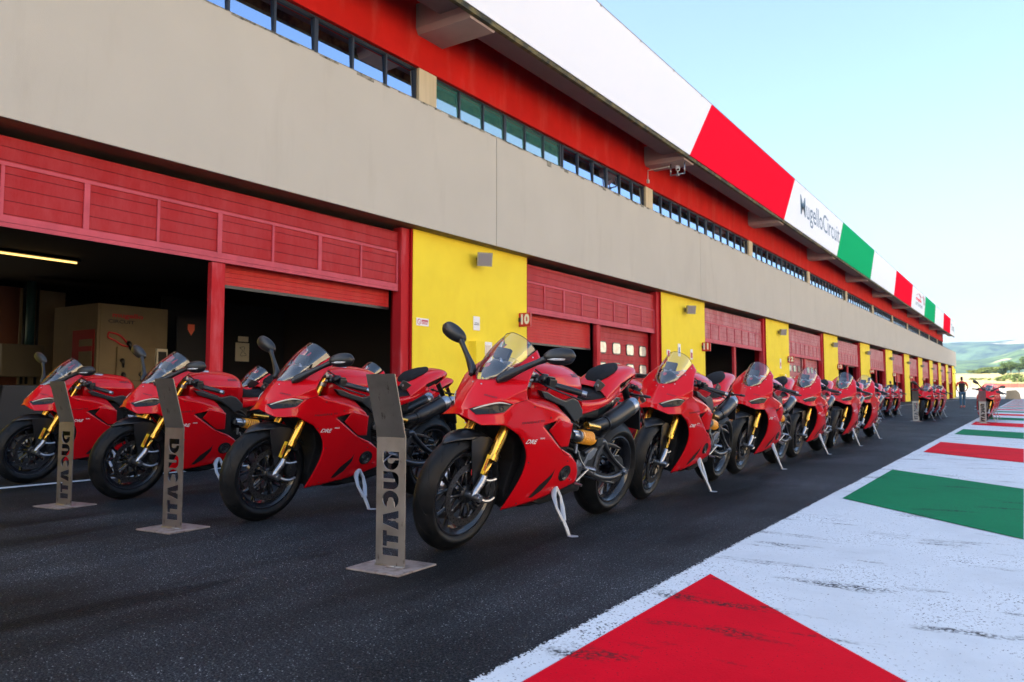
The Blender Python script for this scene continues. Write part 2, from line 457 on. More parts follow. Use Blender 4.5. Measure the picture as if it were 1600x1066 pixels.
# ---- triple clamp, dash bracket, headstock
tc = MB()
tc.prism([(.475, -.145), (.475, .145), (.44, .150), (.405, .13), (.395, .05), (.395, -.05), (.405, -.13), (.44, -.150)], .915, .935, axis='z', bev=.004)
for s in (1, -1):
    tc.tube([(.446, s*.105, .93), (.440, s*.105, .945)], .021, seg=16); tc.tube([(.446, s*.145, .925), (.446, s*.165, .925)], .010, seg=10)
    tc.tube([(.475, s*.105, .86), (.471, s*.105, .885)], .034, seg=18)
    tc.tube([(.470, s*.12, .89), (.430, s*.150, .905)], .010, seg=8); tc.tube([(.47, s*.09, .935), (.48, s*.10, .985)], .007, seg=8)
tc.build('triple_clamp', M_alu, BIKE, angle=40)
# ---- handlebars
for s in (1, -1):
    h = MB(); A = Vector((.428, s*.125, .898)); B = Vector((.300, s*.372, .868))
    L = lambda t: A+(B-A)*t
    h.tube([L(-.05), L(.3)], .0115, seg=12); h.bbox(.405, .455, min(s*.11, s*.15), max(s*.11, s*.15), .885, .915, .006)
    bar = h.build('handlebar', M_dgrey, BIKE)
    g = MB(); g.tube([L(.40), L(.43), L(.92), L(.94)], [.014, .0175, .017, .014], seg=14); g.build('grip', M_black, bar, angle=40)
    e = MB(); e.tube([L(.94), L(1.03)], [.0165, .0155], seg=14); e.build('bar_end', M_alu, bar, angle=40)
    w = MB(); M = Matrix.Translation(L(.33)) @ Matrix.Rotation(s*R(62), 4, 'Z')
    w.bbox(-.03, .03, -.022, .022, -.018, .030, .007, M=M); w.bbox(-.022, .012, -.018, .018, .028, .040, .004, M=M)
    w.tube([L(.20)+Vector((0, 0, .0)), L(.20)+Vector((0, 0, .045))], [.016, .019], seg=12)
    w.tube([L(.24)+Vector((.02, 0, .01)), L(.24)+Vector((.05, 0, .03))], [.016, .014], seg=10)
    w.build('switchgear', M_black, bar)
    l = MB(); l.tube([L(.22)+Vector((.02, 0, -.005)), L(.42)+Vector((.055, s*.02, -.012)), L(.75)+Vector((.058, s*.02, -.022)), L(1.0)+Vector((.040, s*.01, -.030))], [.010, .0085, .0075, .007], seg=8, sub=4, sq=(1, .6))
    l.build('lever', M_black, bar)
    cb = MB(); cb.tube([L(.2)+Vector((0, 0, .03)), (.47, s*.10, .97), (.52, s*.06, .93), (.50, s*.05, .80)], .0045, seg=6, sub=5); cb.tube([L(.3)+Vector((-.02, 0, -.01)), (.33, s*.16, .86), (.30, s*.12, .82), (.24, s*.11, .80)], .004, seg=6, sub=5)
    cb.build('cable', M_carb, bar)

# ---- red fairing, left half as a cage, mirrored
V = dict(
 c0=(.838, 0, .722), c1=(.800, 0, .800), c2=(.737, 0, .872), s1=(.668, .074, .886), s2=(.546, .104, .975), s3=(.408, .104, 1.052),
 k0=(.418, .146, 1.006), k1=(.538, .180, .934), k2=(.592, .208, .860), k3=(.563, .203, .806),
 hin=(.828, .046, .734), ht=(.715, .142, .786), hout=(.652, .186, .783), hb=(.695, .168, .735), hbi=(.808, .084, .709), u1=(.762, .072, .806),
 n0=(.842, 0, .698), n1=(.836, .056, .684), lL=(.812, .128, .670), lR=(.690, .182, .674),
 q1=(.520, .208, .790), q2=(.394, .221, .770), q3=(.260, .232, .738), q4=(.172, .228, .700),
 e1=(.500, .176, .810), e2=(.330, .155, .798), e3=(.215, .152, .768),
 b0=(.618, .190, .722), b1=(.545, .204, .695), b2=(.412, .220, .672), vR=(.284, .243, .706), b4=(.152, .232, .672),
 in1=(.564, .186, .619), cs=(.475, .213, .592), m1=(.316, .224, .607),
 in2=(.467, .190, .531), d1=(.395, .209, .530), d2=(.300, .214, .500), st=(.220, .226, .543),
 f0=(.457, .181, .430), f1=(.360, .201, .430), f2=(.220, .209, .440), f3=(.082, .214, .494), f4=(-.002, .206, .440),
 g0=(.477, .155, .330), g1=(.360, .178, .340), g2=(.220, .193, .345), g3=(.060, .202, .360), g4=(-.046, .202, .375),
 j0=(.510, .104, .200), j1=(.380, .138, .222), j2=(.220, .155, .246), j3=(.080, .168, .276), j4=(-.058, .187, .322))
F = ['c0 hin u1 c1', 'c1 u1 s1 c2', 'hin ht u1', 'u1 ht s2 s1', 'ht k2 k1 s2', 's2 k1 k0 s3', 'ht hout k3 k2', 'hout q1 k3',
     'c0 n0 n1 hin', 'hin n1 lL hbi', 'hbi lL lR hb', 'hb lR b0 hout',
     'k3 q1 e1', 'e1 q1 q2 e2', 'e2 q2 q3 e3', 'e3 q3 q4',
     'hout b0 b1 q1', 'q1 b1 b2 q2', 'q2 b2 vR q3', 'q3 vR b4 q4',
     'lR in1 b1 b0', 'in1 cs b2 b1', 'in2 d1 cs in1', 'cs d1 m1 b2', 'd1 d2 st m1',
     'f0 f1 d1 in2', 'f1 f2 d2 d1', 'f2 f3 st d2',
     'g0 g1 f1 f0', 'g1 g2 f2 f1', 'g2 g3 f3 f2', 'g3 g4 f4 f3',
     'j0 j1 g1 g0', 'j1 j2 g2 g1', 'j2 j3 g3 g2', 'j3 j4 g4 g3']
CR = [('c0 c1 c2', .5), 'ht k2', 'hin ht hout hb hbi hin', 'hout q1', ('q1 q2 q3 q4', .75), ('k3 q1', .8), ('st f3', .9), ('st m1 b2', .9), ('lR b0', .3), 'c0 hin', ('d2 st', .3), ('hb lR', .5), 'hbi hb hout',
      ('hout k3', .5), ('lL hbi', .6), ('f2 f3', .5), ('g1 g2 g3', .25)]
CO = ['k0', 'k2', 'k3', 's3', 'hin', 'hout', 'lL', 'lR', 'n0', 'in1', 'j0', 'j4', 'f3', 'st', 'b2', 'vR', 'b4', 'f4', 'e3', 'q4', 'c2']
fair = cage('side_fairing', V, F, M_red, BIKE, 3, CR, CO, mirror=True, solid=.006)
bake(fair); fair.name = 'fairing'
bv = bvh_of(fair)
# rear ear panels behind the vents
Ve = dict(a=(.300, .238, .712), b=(.150, .231, .680), c=(.128, .212, .545), d=(.205, .210, .548), e=(.330, .206, .640), f=(.230, .232, .625))
for s in (1, -1):
    Vs = {k: (x, y*s, z) for k, (x, y, z) in Ve.items()}
    ear = bake(cage('fairing_panel', Vs, ['a b f', 'b c f', 'c d f', 'd e f', 'e a f'], M_red, BIKE, 3, [], ['a', 'b', 'c', 'd', 'e'], solid=.006, off=-s if s > 0 else 1))
    v = MB(); v.prism([(.425, .676), (.395, .715), (.290, .718), (.20, .70), (.15, .66), (.14, .55), (.23, .54), (.33, .60)], s*.196, s*.200)
    v.build('air_vent', M_dgrey, BIKE)
# lower slash vents, engine cover, lettering on both sides
for s in (1, -1):
    decal([(.208, .425), (.225, .395), (.30, .335), (.345, .262), (.318, .262), (.262, .300), (.214, .375)], [(0, 1, 6), (1, 2, 5, 6), (2, 3, 4, 5)], 'cooling_slot', M_carb, BIKE, bv, s, .002, sub=3)
    c = MB(); c.lathe([(.0001, .204), (.018, .204), (.021, .208), (.024, .203), (.030, .206), (.036, .2075), (.039, .203), (.040, .19)], (0, 0, 0), seg=28, M=Matrix.Translation((.098, 0, .388)) @ (Matrix.Scale(s, 4, (0, 1, 0))))
    c.build('engine_cover', M_dgrey, BIKE, angle=40)
    decal([(.098+.058*math.cos(a*PI/12), .388+.047*math.sin(a*PI/12)) for a in range(24)], [tuple(range(24))], 'cover_recess', M_carb, BIKE, bv, s, .0012, sub=2)
    vs, fs = text_mesh('DRE', .040, .0006)
    sx = -1 if s > 0 else 1
    decal([(.470+sx*(v.x*.95+v.y*.30), .585+v.y*.85) for v in vs], fs, 'lettering', M_white, BIKE, bv, s, .0016)
    vs, fs = text_mesh('RIDING', .011, .0003)
    decal([(.470+sx*(v.x+.075), .603+v.y) for v in vs], fs, 'lettering', M_white, BIKE, bv, s, .0016)
    vs, fs = text_mesh('PANIGALE V2', .021, .0004, space=1.15)
    decal([(.49+sx*(v.x*1.15), .690+v.y*.8+.10*v.x) for v in vs], fs, 'lettering', M_blacktext, BIKE, bv, s, .0016)
vs, fs = text_mesh('DUCATI', .017, .0006, space=1.1)
# small name above the left headlight, laid on the cowl from the front
hv = []
for v in vs:
    p = Vector((1.2, .098+v.x, 0)); z = .803+v.y*.55+v.x*-.10+.25*abs(v.x)*0
    h = bv.ray_cast(Vector((1.2, .098+v.x*.8, z)), Vector((-1, 0, 0)))
    hv.append(((h[0].x+.0018) if h[0] else .77, .098+v.x*.8, z+.0008))
mb = MB(); mb.add(hv, fs); mb.build('lettering', M_blacktext, BIKE, fix=False)

# ---- panel gaps and fasteners
def gapline(pts, wd=.0022):
    q = catmull([p+(0,) for p in pts], 6); vs = []; fs = []
    for i, p in enumerate(q):
        a = Vector(q[max(0, i-1)][:2]); b = Vector(q[min(len(q)-1, i+1)][:2]); t = (b-a).normalized(); n = Vector((-t.y, t.x))*wd/2
        vs += [(p[0]+n.x, p[1]+n.y), (p[0]-n.x, p[1]-n.y)]
        if i: fs.append((2*i-2, 2*i-1, 2*i+1, 2*i))
    return vs, fs
for s in (1, -1):
    for pts in ([(.650, .783), (.606, .795), (.566, .804)], [(.215, .54), (.15, .50), (.085, .492)]):
        vs, fs = gapline(pts); decal(vs, fs, 'panel_gap', M_carb, BIKE, bv, s, .0010)
    for x, z in ((.53, .60), (.445, .47), (.36, .715), (.10, .46), (.42, .235), (.02, .345), (.50, .77), (.25, .66)):
        h = bv.ray_cast(Vector((x, s, z)), Vector((0, -s, 0)))
        if h[0] is not None: b = MB(); b.tube([(x, h[0].y-s*.002, z), (x, h[0].y+s*.0022, z)], .0042, seg=10); b.build('bolt', M_dgrey, BIKE)

# ---- headlights set in the openings
for s in (1, -1):
    def pt(n, inset=.004):
        x, y, z = V[n]; return Vector((x-inset, y*s, z))
    hi, htp, ho, hbo, hbi_ = pt('hin'), pt('ht'), pt('hout'), pt('hb'), pt('hbi')
    hl = MB()
    mid = (hi+htp+ho+hbo+hbi_)/5+Vector((-.002, s*.004, 0))
    ringp = [hi, hi.lerp(htp, .5)+Vector((.004, s*.003, .002)), htp, htp.lerp(ho, .5)+Vector((.002, s*.002, 0)), ho, ho.lerp(hbo, .5), hbo, hbo.lerp(hbi_, .5)+Vector((.004, s*.004, 0)), hbi_, hbi_.lerp(hi, .5)]
    back = [p+Vector((-.05, -s*.02, 0)) for p in ringp]
    hl.add([mid]+ringp, [(0, i+1, (i+1) % 10+1) for i in range(10)], 0, True)
    hl.loft([ringp+[ringp[0]], back+[back[0]]], smooth=False)
    # two projector rings inside
    H = hl.build('headlight', M_light, BIKE)
    st = MB(); up = Vector((.006, s*.002, -.003))
    a = [hi+Vector((-.012, s*.008, -.003)), hi.lerp(htp, .5)+Vector((.006, s*.004, -.001)), htp+Vector((.004, s*.002, -.004)), ho+Vector((.014, -s*.010, -.004))]
    st.tube([p+Vector((.001, s*.001, -.002)) for p in a], [.0026, .0042, .0042, .0014], seg=8, sub=5, sq=(.6, 1))
    st.build('daylight_strip', M_strip, H)
    for t, zz in ((.38, .737), (.66, .752)):
        c = hbi_.lerp(ho, t)+Vector((.004, s*.004, 0)); c.z = zz
        n = Vector((.62, s*.75, .05)).normalized(); rot = n.to_track_quat('Z', 'Y').to_matrix().to_4x4()
        r_ = MB(); r_.lathe([(.008, 0), (.012, .002), (.013, 0)], axis='z', seg=16, M=Matrix.Translation(c) @ rot); r_.build('projector_ring', M_dgrey, H)

# ---- black inner ducts behind the front wheel, radiator, belly pan
inn = MB()
inn.prism([(.70, .69), (.50, .80), (.20, .76), (.02, .70), (-.12, .60), (-.15, .40), (-.05, .27), (.20, .235), (.47, .205), (.49, .30), (.45, .45), (.47, .55), (.56, .64)], -.092, .092, bev=.01)
inn.prism([(.40, .70), (.20, .74), (.05, .71), (.03, .60), (.0, .46), (-.11, .42), (-.14, .36), (-.05, .30), (.20, .30), (.36, .32), (.34, .5)], -.145, .145, bev=.01)
inn.build('engine', M_carb, BIKE)
for s in (1, -1):
    w = MB(); w.loft([[(.785, s*.100, .690), (.675, s*.155, .690), (.558, s*.172, .632), (.461, s*.176, .535), (.449, s*.168, .43), (.468, s*.140, .33), (.498, s*.090, .208)],
                      [(.74, s*.055, .700), (.60, s*.10, .700), (.50, s*.11, .632), (.41, s*.11, .535), (.40, s*.10, .43), (.43, s*.08, .33), (.48, s*.05, .212)]])
    w.build('inner_duct', M_carb, BIKE)
bp = MB(); bp.loft([[(.40, 0, .205), (.40, .06, .207), (.40, .105, .222), (.40, .10, .27)], [(.32, 0, .185), (.32, .08, .188), (.31, .128, .232), (.31, .12, .28)], [(.22, 0, .180), (.22, .09, .185), (.218, .146, .246), (.2, .14, .30)],
                    [(.05, 0, .195), (.05, .09, .20), (.07, .160, .276), (.06, .15, .33)], [(-.16, 0, .230), (-.16, .08, .235), (-.10, .165, .31), (-.10, .15, .36)]])
o = bp.build('belly_pan', M_black, BIKE); md = o.modifiers.new('m', 'MIRROR'); md.use_axis = (False, True, False); bake(o)
bp2 = MB(); bp2.prism([(.28, .228), (.20, .200), (.04, .212), (-.17, .25), (-.12, .33), (.06, .29)], -.135, .135, bev=.01); bp2.build('silencer_box', M_carb, BIKE)

# ---- windscreen
cen = [(.737, 0, .873), (.690, 0, .935), (.630, 0, 1.010), (.565, 0, 1.075), (.497, 0, 1.123)]
edg = [(.737, .004, .873), (.668, .076, .888), (.610, .092, .925), (.546, .104, .968), (.418, .101, 1.046)]
cen2 = catmull(cen, 5); edg2 = catmull(edg, 5); secs = []
for c, e in zip(cen2, edg2):
    ring = []
    for k in range(-8, 9):
        t = abs(k)/8; s = -1 if k < 0 else 1
        ctl = (c[0]-.012, e[1]*.98, c[2]*.70+e[2]*.30+.012)
        p = [(1-t)**2*a+2*t*(1-t)*b+t*t*d for a, b, d in zip(c, ctl, e)]
        ring.append((p[0], p[1]*s, p[2]))
    secs.append(ring)
ws = MB(); ws.loft(secs); W_ = ws.build('windscreen', M_screen, BIKE, fix=False)
rimline = [secs[-1][k] for k in range(17)]
ed = MB(); ed.tube(rimline, .0018, seg=6); ed.build('screen_edge', M_screenedge, W_)
for s in (1, -1):
    for i, (x, y, z) in enumerate(((.740, .034, .866), (.662, .086, .888), (.548, .114, .962), (.455, .116, 1.008))):
        hsc = bv.ray_cast(Vector((x+.15, s*(y+.15), z+.3)), Vector((-.15, -s*.15, -.3)).normalized())
        p = hsc[0] if hsc[0] else Vector((x, s*y, z)); n = Vector((.3, s*.5, .8)).normalized()
        b = MB(); b.lathe([(.0001, .003), (.0035, .0025), (.005, -.001)], axis='z', seg=10, M=Matrix.Translation(p) @ n.to_track_quat('Z', 'Y').to_matrix().to_4x4()); b.build('screw', M_alu, W_)
# ---- dash cowl, display
dc = MB(); secs = []
for x, z, w in ((.705, .885, .028), (.685, .925, .058), (.655, .955, .072), (.615, .975, .072), (.57, .965, .075), (.54, .93, .08)):
    secs.append([(x-.05*abs(t)**2, w*t, z-.055*abs(t)**2.2) for t in [k/6 for k in range(-6, 7)]])
dc.loft(secs); DC = dc.build('dash_cowl', M_dgrey, BIKE)
em = MB(); em.prism([(-.013, .013), (.013, .013), (.013, -.004), (0, -.016), (-.013, -.004)], 0, .002, axis='z', M=Matrix.Translation((.675, 0, .9465)) @ Matrix.Rotation(R(90), 4, 'Z') @ Matrix.Rotation(R(50), 4, 'X')); em.build('emblem', M_redtext, DC)
ds = MB(); Md = Matrix.Translation((.55, -.01, 1.005)) @ Matrix.Rotation(R(-25), 4, 'Y')
ds.bbox(-.012, .012, -.045, .045, -.030, .034, .005, M=Md); DS = ds.build('display', M_black, BIKE)
ds2 = MB(); ds2.tube([(.56, 0, .93), (.556, 0, .985)], .018, seg=10); ds2.bbox(.545, .565, -.06, .06, .955, .975, .004); ds2.build('display_bracket', M_alu, DS)

# ---- mirrors
for s in (1, -1):
    m = MB()
    m.tube([(.690, s*.088, .880), (.655, s*.102, .903), (.615, s*.160, .950), (.570, s*.225, 1.000), (.548, s*.262, 1.025)], [.010, .021, .0145, .012, .015], seg=12, sub=4, sq=(1, 1.25))
    c = Vector((.515, s*.325, 1.050)); ax = Vector((-.10, s*.16, .035)).normalized()
    if s < 0:
        m = MB(); c = Vector((.610, -.315, 1.072)); ax = Vector((.035, -.15, .065)).normalized()
        m.tube([(.690, s*.088, .880), (.664, s*.102, .905), (.640, s*.160, .955), (.625, s*.215, 1.005), (.618, s*.245, 1.035)], [.010, .021, .0145, .012, .015], seg=12, sub=4, sq=(1, 1.25))
    prof = [(-.085, .010), (-.072, .024), (-.045, .037), (0, .044), (.04, .040), (.062, .028), (.076, .004)]
    m.tube([c+ax*t for t, r in prof], [r for t, r in prof], seg=20, sub=3, sq=(.62, 1.0))
    mo = m.build('mirror', M_black, BIKE, angle=60)
    fwd = Vector((.9, s*.42, -.12)).normalized()
    l = MB(); l.tube([c+ax*t+fwd*.0145+Vector((0, 0, -.010+.05*abs(t)*0)) for t in (-.062, -.035, .0, .030, .050)], [.002, .0105, .0135, .011, .002], seg=10, sub=3, sq=(1, .85)); l.build('indicator', M_lens, mo)

# ---- fuel tank
def secring(X, pts):
    return [(X, -y, z) for y, z in pts[::-1] if y > 0]+[(X, y, z) for y, z in pts]
TS = [(.405, [(0, .915), (.05, .91), (.085, .885), (.10, .845), (.10, .79)]), (.36, [(0, .958), (.07, .952), (.122, .920), (.142, .865), (.13, .79)]),
      (.26, [(0, .982), (.085, .974), (.150, .932), (.172, .872), (.14, .78)]), (.10, [(0, .983), (.09, .974), (.162, .927), (.186, .868), (.135, .77)]),
      (-.01, [(0, .968), (.08, .958), (.142, .918), (.166, .868), (.115, .76)]), (-.065, [(0, .938), (.062, .928), (.106, .896), (.118, .855), (.095, .75)]), (-.095, [(0, .865), (.045, .862), (.078, .850), (.085, .82), (.08, .74)])]
ks = []
for X, p in TS: ks.append(secring(X, p))
names = {}; Fc = []
for i, ring in enumerate(ks):
    for j, v in enumerate(ring): names['t%d_%d' % (i, j)] = v
n = len(ks[0])
for i in range(len(ks)-1):
    for j in range(n-1): Fc.append('t%d_%d t%d_%d t%d_%d t%d_%d' % (i, j, i, j+1, i+1, j+1, i+1, j))
Fc.append(' '.join('t0_%d' % j for j in range(n)))
cr = [(' '.join('t%d_%d' % (i, j) for i in range(1, 6)), c_) for j, c_ in ((1, .5), (n-2, .5), (2, .75), (n-3, .75))]
tank = bake(cage('fuel_tank', names, Fc, M_red, BIKE, 3, cr)); 
mb_ = bmesh.new(); mb_.from_mesh(tank.data); bmesh.ops.recalc_face_normals(mb_, faces=mb_.faces); mb_.to_mesh(tank.data); mb_.free()
bvt = bvh_of(tank)
cap = MB(); cap.lathe([(.0001, .986), (.030, .986), (.034, .984), (.040, .982), (.043, .975)], (.235, 0, 0), axis='z', seg=28); cap.build('fuel_cap', M_alu, tank, angle=40)
for s in (1, -1):
    vs, fs = text_mesh('DUCATI', .027, .0008)
    sx = -1 if s > 0 else 1; out = []
    for v in vs:
        x = .06+sx*v.x; z0 = .928+v.y*.8-.03*sx*v.x*0
        h = bvt.ray_cast(Vector((x, s*.6, z0)), Vector((0, -s, 0)))
        out.append((x, (h[0].y if h[0] else s*.13)+s*.0018, z0+.001))
    t = MB(); t.add(out, fs); t.build('lettering', M_blacktext, tank, fix=False)

# ---- frame plates and side covers
for s in (1, -1):
    fr = MB()
    fr.prism([(.400, .846), (.355, .806), (.155, .758), (.085, .715), (.02, .668), (-.055, .700), (-.050, .735), (.015, .790), (.07, .805), (.15, .790), (.25, .812), (.34, .840)], s*.135, s*.166, bev=.006)
    fr.build('frame', M_frame, BIKE)
# ---- seat
st_ = MB(); secs = []
for X, z, w in ((-.045, .880, .060), (-.075, .872, .078), (-.14, .842, .108), (-.22, .825, .130), (-.30, .826, .142), (-.37, .838, .140), (-.425, .852, .120), (-.445, .850, .10)):
    secs.append([(X, w*t, z-.012*abs(t)**2-.035*abs(t)**6) for t in [k/8 for k in range(-8, 9)]]+[(X, w*.94, z-.085), (X, -w*.94, z-.085)])
st_.loft(secs, close=True, caps=True); st_.build('seat', M_seat, BIKE, angle=50)
# ---- tail
Vt = {}; TT = [(-.330, [(0, .850), (.04, .850), (.10, .838), (.145, .800), (.150, .765), (.13, .75)]),
      (-.395, [(0, .902), (.05, .902), (.098, .885), (.138, .835), (.142, .785), (.12, .765)]),
      (-.50, [(0, .945), (.06, .945), (.104, .930), (.128, .880), (.130, .820), (.10, .80)]),
      (-.62, [(0, .976), (.06, .976), (.102, .962), (.115, .915), (.110, .868), (.08, .845)]),
      (-.72, [(0, .990), (.058, .990), (.094, .975), (.100, .942), (.088, .905), (.06, .888)]),
      (-.785, [(0, .985), (.05, .983), (.078, .968), (.078, .948), (.062, .928), (.04, .918)]), (-.815, [(0, .962), (.03, .962), (.05, .955), (.05, .945), (.04, .938), (.025, .935)])]
ks = [secring(X, p) for X, p in TT]; Fc = []
for i, ring in enumerate(ks):
    for j, v in enumerate(ring): Vt['t%d_%d' % (i, j)] = v
n = len(ks[0])
for i in range(len(ks)-1):
    for j in range(n-1):
        if (i in (2, 3)) and j in (1, n-3) : continue           # the air openings in the tail sides
        Fc.append('t%d_%d t%d_%d t%d_%d t%d_%d' % (i, j, i, j+1, i+1, j+1, i+1, j))
Fc.append(' '.join('t6_%d' % j for j in range(n)))
tail = cage('tail_fairing', Vt, Fc, M_red, BIKE, 3, [(' '.join('t%d_%d' % (i, j) for i in range(0, 6)), .6) for j in (2, n-3)], [], solid=.005, off=0); bake(tail)
ti = MB(); ti.prism([(-.36, .83), (-.50, .915), (-.62, .95), (-.74, .96), (-.76, .92), (-.62, .86), (-.45, .80), (-.36, .78)], -.075, .075, bev=.01); ti.build('tail_core', M_carb, tail)
for s in (1, -1):       # lower rails under the seat
    rl = MB(); secs = []
    for X, zt, zb, y in ((-.060, .772, .700, .150), (-.12, .770, .706, .160), (-.24, .775, .728, .162), (-.36, .795, .752, .150), (-.45, .825, .778, .136), (-.54, .855, .808, .122)):
        secs.append([(X, s*(y-.035), zt+.012), (X, s*(y-.008), zt+.006), (X, s*y, zt-.008), (X, s*(y-.004), zb+.012), (X, s*(y-.020), zb), (X, s*(y-.045), zb+.004)])
    ss = []
    for j in range(6): ss.append(catmull([c[j] for c in secs], 4))
    rl.loft([[ss[j][i] for j in range(6)] for i in range(len(ss[0]))], close=True, caps=True); rl.build('seat_rail', M_red, tail, angle=45)
    br = MB(); br.prism([(-.255, .862), (-.290, .905), (-.35, .885), (-.40, .86), (-.47, .90), (-.55, .925), (-.55, .912), (-.45, .865), (-.36, .835), (-.28, .83)], s*.085, s*.098, bev=.004)
    br.build('seat_bracket', M_black, tail)
    sc = MB(); sc.tube([(-.285, s*.095, .868), (-.285, s*.103, .868)], .009, seg=12); sc.build('screw', M_alu, tail)
pd = MB(); secs = []
for X, z, w in ((-.365, .895, .035), (-.39, .928, .062), (-.44, .956, .076), (-.51, .978, .073), (-.57, .992, .056), (-.62, 1.000, .030), (-.64, .994, .010)):
    secs.append([(X, w*t, z-.006*abs(t)**2-.020*abs(t)**5) for t in [k/7 for k in range(-7, 8)]]+[(X+.004, w*.9, z-.05), (X+.004, -w*.9, z-.05)])
pd.loft(secs, close=True, caps=True); pd.build('passenger_pad', M_seat, BIKE, angle=50)
tl = MB(); tl.tube([(-.76, 0, .895), (-.84, 0, .80), (-.93, 0, .68)], [.022, .018, .015], seg=8, sq=(1.6, .6)); tl.prism([(-.90, .72), (-.915, .73), (-.97, .57), (-.955, .565)], -.085, .085, bev=.003)
for s in (1, -1): tl.tube([(-.86, s*.02, .80), (-.87, s*.13, .805)], .007, seg=8); tl.tube([(-.87, s*.12, .805), (-.89, s*.16, .805)], [.012, .008], seg=8)
tl.build('plate_holder', M_black, BIKE)
# ---- exhaust under the tail
for s in (1, -1):
    e = MB(); y = s*.088
    ax = [(-.46, y*.98, .628), (-.50, y, .636), (-.60, y, .668), (-.72, y, .712), (-.752, y, .722)]
    e.tube(ax, [.040, .055, .058, .057, .055], seg=24, sub=3, sq=(.9, 1.05)); ex = e.build('silencer', M_black, BIKE, angle=40)
    t = MB(); t.tube([(-.748, y, .721), (-.765, y, .728), (-.805, y, .742), (-.81, y, .744)], [.056, .056, .050, .046], seg=24, sq=(.9, 1.05), caps=False)
    t.tube([(-.81, y, .744), (-.78, y, .734)], [.046, .044], seg=24, sq=(.9, 1.05), caps=True); t.build('silencer_tip', M_alu, ex, angle=40)
    p = MB(); p.tube([(-.20, s*.05, .56), (-.28, y*.85, .600), (-.37, y, .618), (-.48, y, .632)], [.028, .032, .034, .040], seg=16, sub=4); p.tube([(-.46, y, .628), (-.475, y, .633)], .045, seg=20); p.build('exhaust_pipe', M_dgrey, ex, angle=40)
# ---- shock absorber on the left
sh = MB(); A = Vector((-.020, .146, .585)); B = Vector((-.335, .122, .540)); L = lambda t: A+(B-A)*t
sh.tube([L(.15), L(.95)], .016, seg=12); S_ = sh.build('shock_absorber', M_dgrey, BIKE)
c = MB(); N_ = 150; dirn = (B-A).normalized(); a_ = dirn.cross(Vector((0, 0, 1))).normalized(); b_ = a_.cross(dirn)
c.tube([L(.28+.45*i/N_)+(a_*math.cos(i/N_*2*PI*6)+b_*math.sin(i/N_*2*PI*6))*.034 for i in range(N_+1)], .0085, seg=6); c.tube([L(.22), L(.29)], .040, seg=24); c.build('spring', M_orange, S_, angle=40)
c = MB(); c.tube([L(-.02), L(.18)], [.020, .024], seg=16); c.tube([L(.16), L(.22)], .036, seg=20); c.tube([(-.02, .13, .60), (-.07, .14, .60)], [.02, .012], seg=10)
c.lathe([(.012, -.012), (.021, -.012), (.021, .012), (.012, .012)], (-.025, .125, .583), seg=18, closed=True); c.build('shock_mount', M_alu, S_, angle=40)
c = MB(); c.tube([(-.195, .125, .632), (-.345, .115, .612)], .0195, seg=18); c.tube([(-.185, .125, .633), (-.2, .125, .631)], .0215, seg=18); c.build('reservoir', M_gold, S_, angle=40)
c = MB(); c.bbox(-.345, -.275, .09, .165, .505, .560, .008); c.build('linkage', M_dgrey, S_)
# ---- swingarm
sw = MB()
for s in (1, -1):
    y0, y1 = s*.112, s*.142
    vs, fs = shape_mesh([(-.17, .44), (-.20, .47), (-.31, .500), (-.39, .545), (-.43, .530), (-.52, .455), (-.64, .385), (-.735, .345), (-.765, .315), (-.74, .280), (-.66, .272), (-.53, .268), (-.40, .290), (-.24, .345), (-.17, .38)], [[(-.44, .45), (-.62, .35), (-.64, .315), (-.56, .305), (-.44, .325), (-.39, .37), (-.40, .43)]], .012)
    sw.add([(v.x, y0+s*.006+v.z, v.y) for v in vs], fs)
    sw.tube([(-.20, s*.125, .46), (-.32, s*.127, .500), (-.40, s*.130, .525), (-.46, s*.132, .480), (-.56, s*.134, .410), (-.67, s*.134, .352), (-.73, s*.134, .318)], [.018, .016, .020, .014, .012, .012, .020], seg=10, sub=3, sq=(1, 1.1))
    sw.tube([(-.20, s*.125, .385), (-.34, s*.129, .325), (-.48, s*.133, .290), (-.62, s*.135, .286), (-.73, s*.134, .308)], [.018, .014, .013, .014, .020], seg=10, sub=3, sq=(.9, 1.2))
    sw.tube([(-.40, s*.13, .52), (-.36, s*.13, .42), (-.34, s*.13, .33)], [.018, .012, .014], seg=8, sub=2)
sw.bbox(-.26, -.17, -.125, .125, .37, .46, .015)
sw.build('swingarm', M_grey, BIKE, angle=40)
hg = MB(); hg.loft([[(RAX[0]+.335*math.cos(a), y, RAX[2]+.335*math.sin(a)-abs(y)*.1) for y in (-.09, -.05, 0, .05, .09)] for a in [R(28+k*6) for k in range(8)]])
hg.tube([(-.43, .125, .505), (-.50, .150, .500), (-.60, .155, .475)], [.012, .009, .003], seg=8, sub=3, sq=(.5, 1.6)); o = hg.build('rear_hugger', M_black, BIKE); md = o.modifiers.new('t', 'SOLIDIFY'); md.thickness = .003; bake(o)
for s in (1, -1):
    ax = MB(); ax.tube([(RAX[0], s*.13, RAX[2]), (RAX[0], s*.155, RAX[2])], [.026, .024], seg=18); ax.tube([(RAX[0], s*.15, RAX[2]), (RAX[0], s*.166, RAX[2])], .015, seg=6); ax.build('axle_nut', M_alu, BIKE, angle=40)
ch = MB()
for z0, z1 in ((.430, .405), (.352, .225)):
    ch.tube([(-.16, .088, z0-.01), (-.40, .088, (z0+z1)/2-.004), (RAX[0], .088, z1)], .0075, seg=6, sub=4, sq=(.7, 1))
ch.build('chain', M_steel, BIKE)
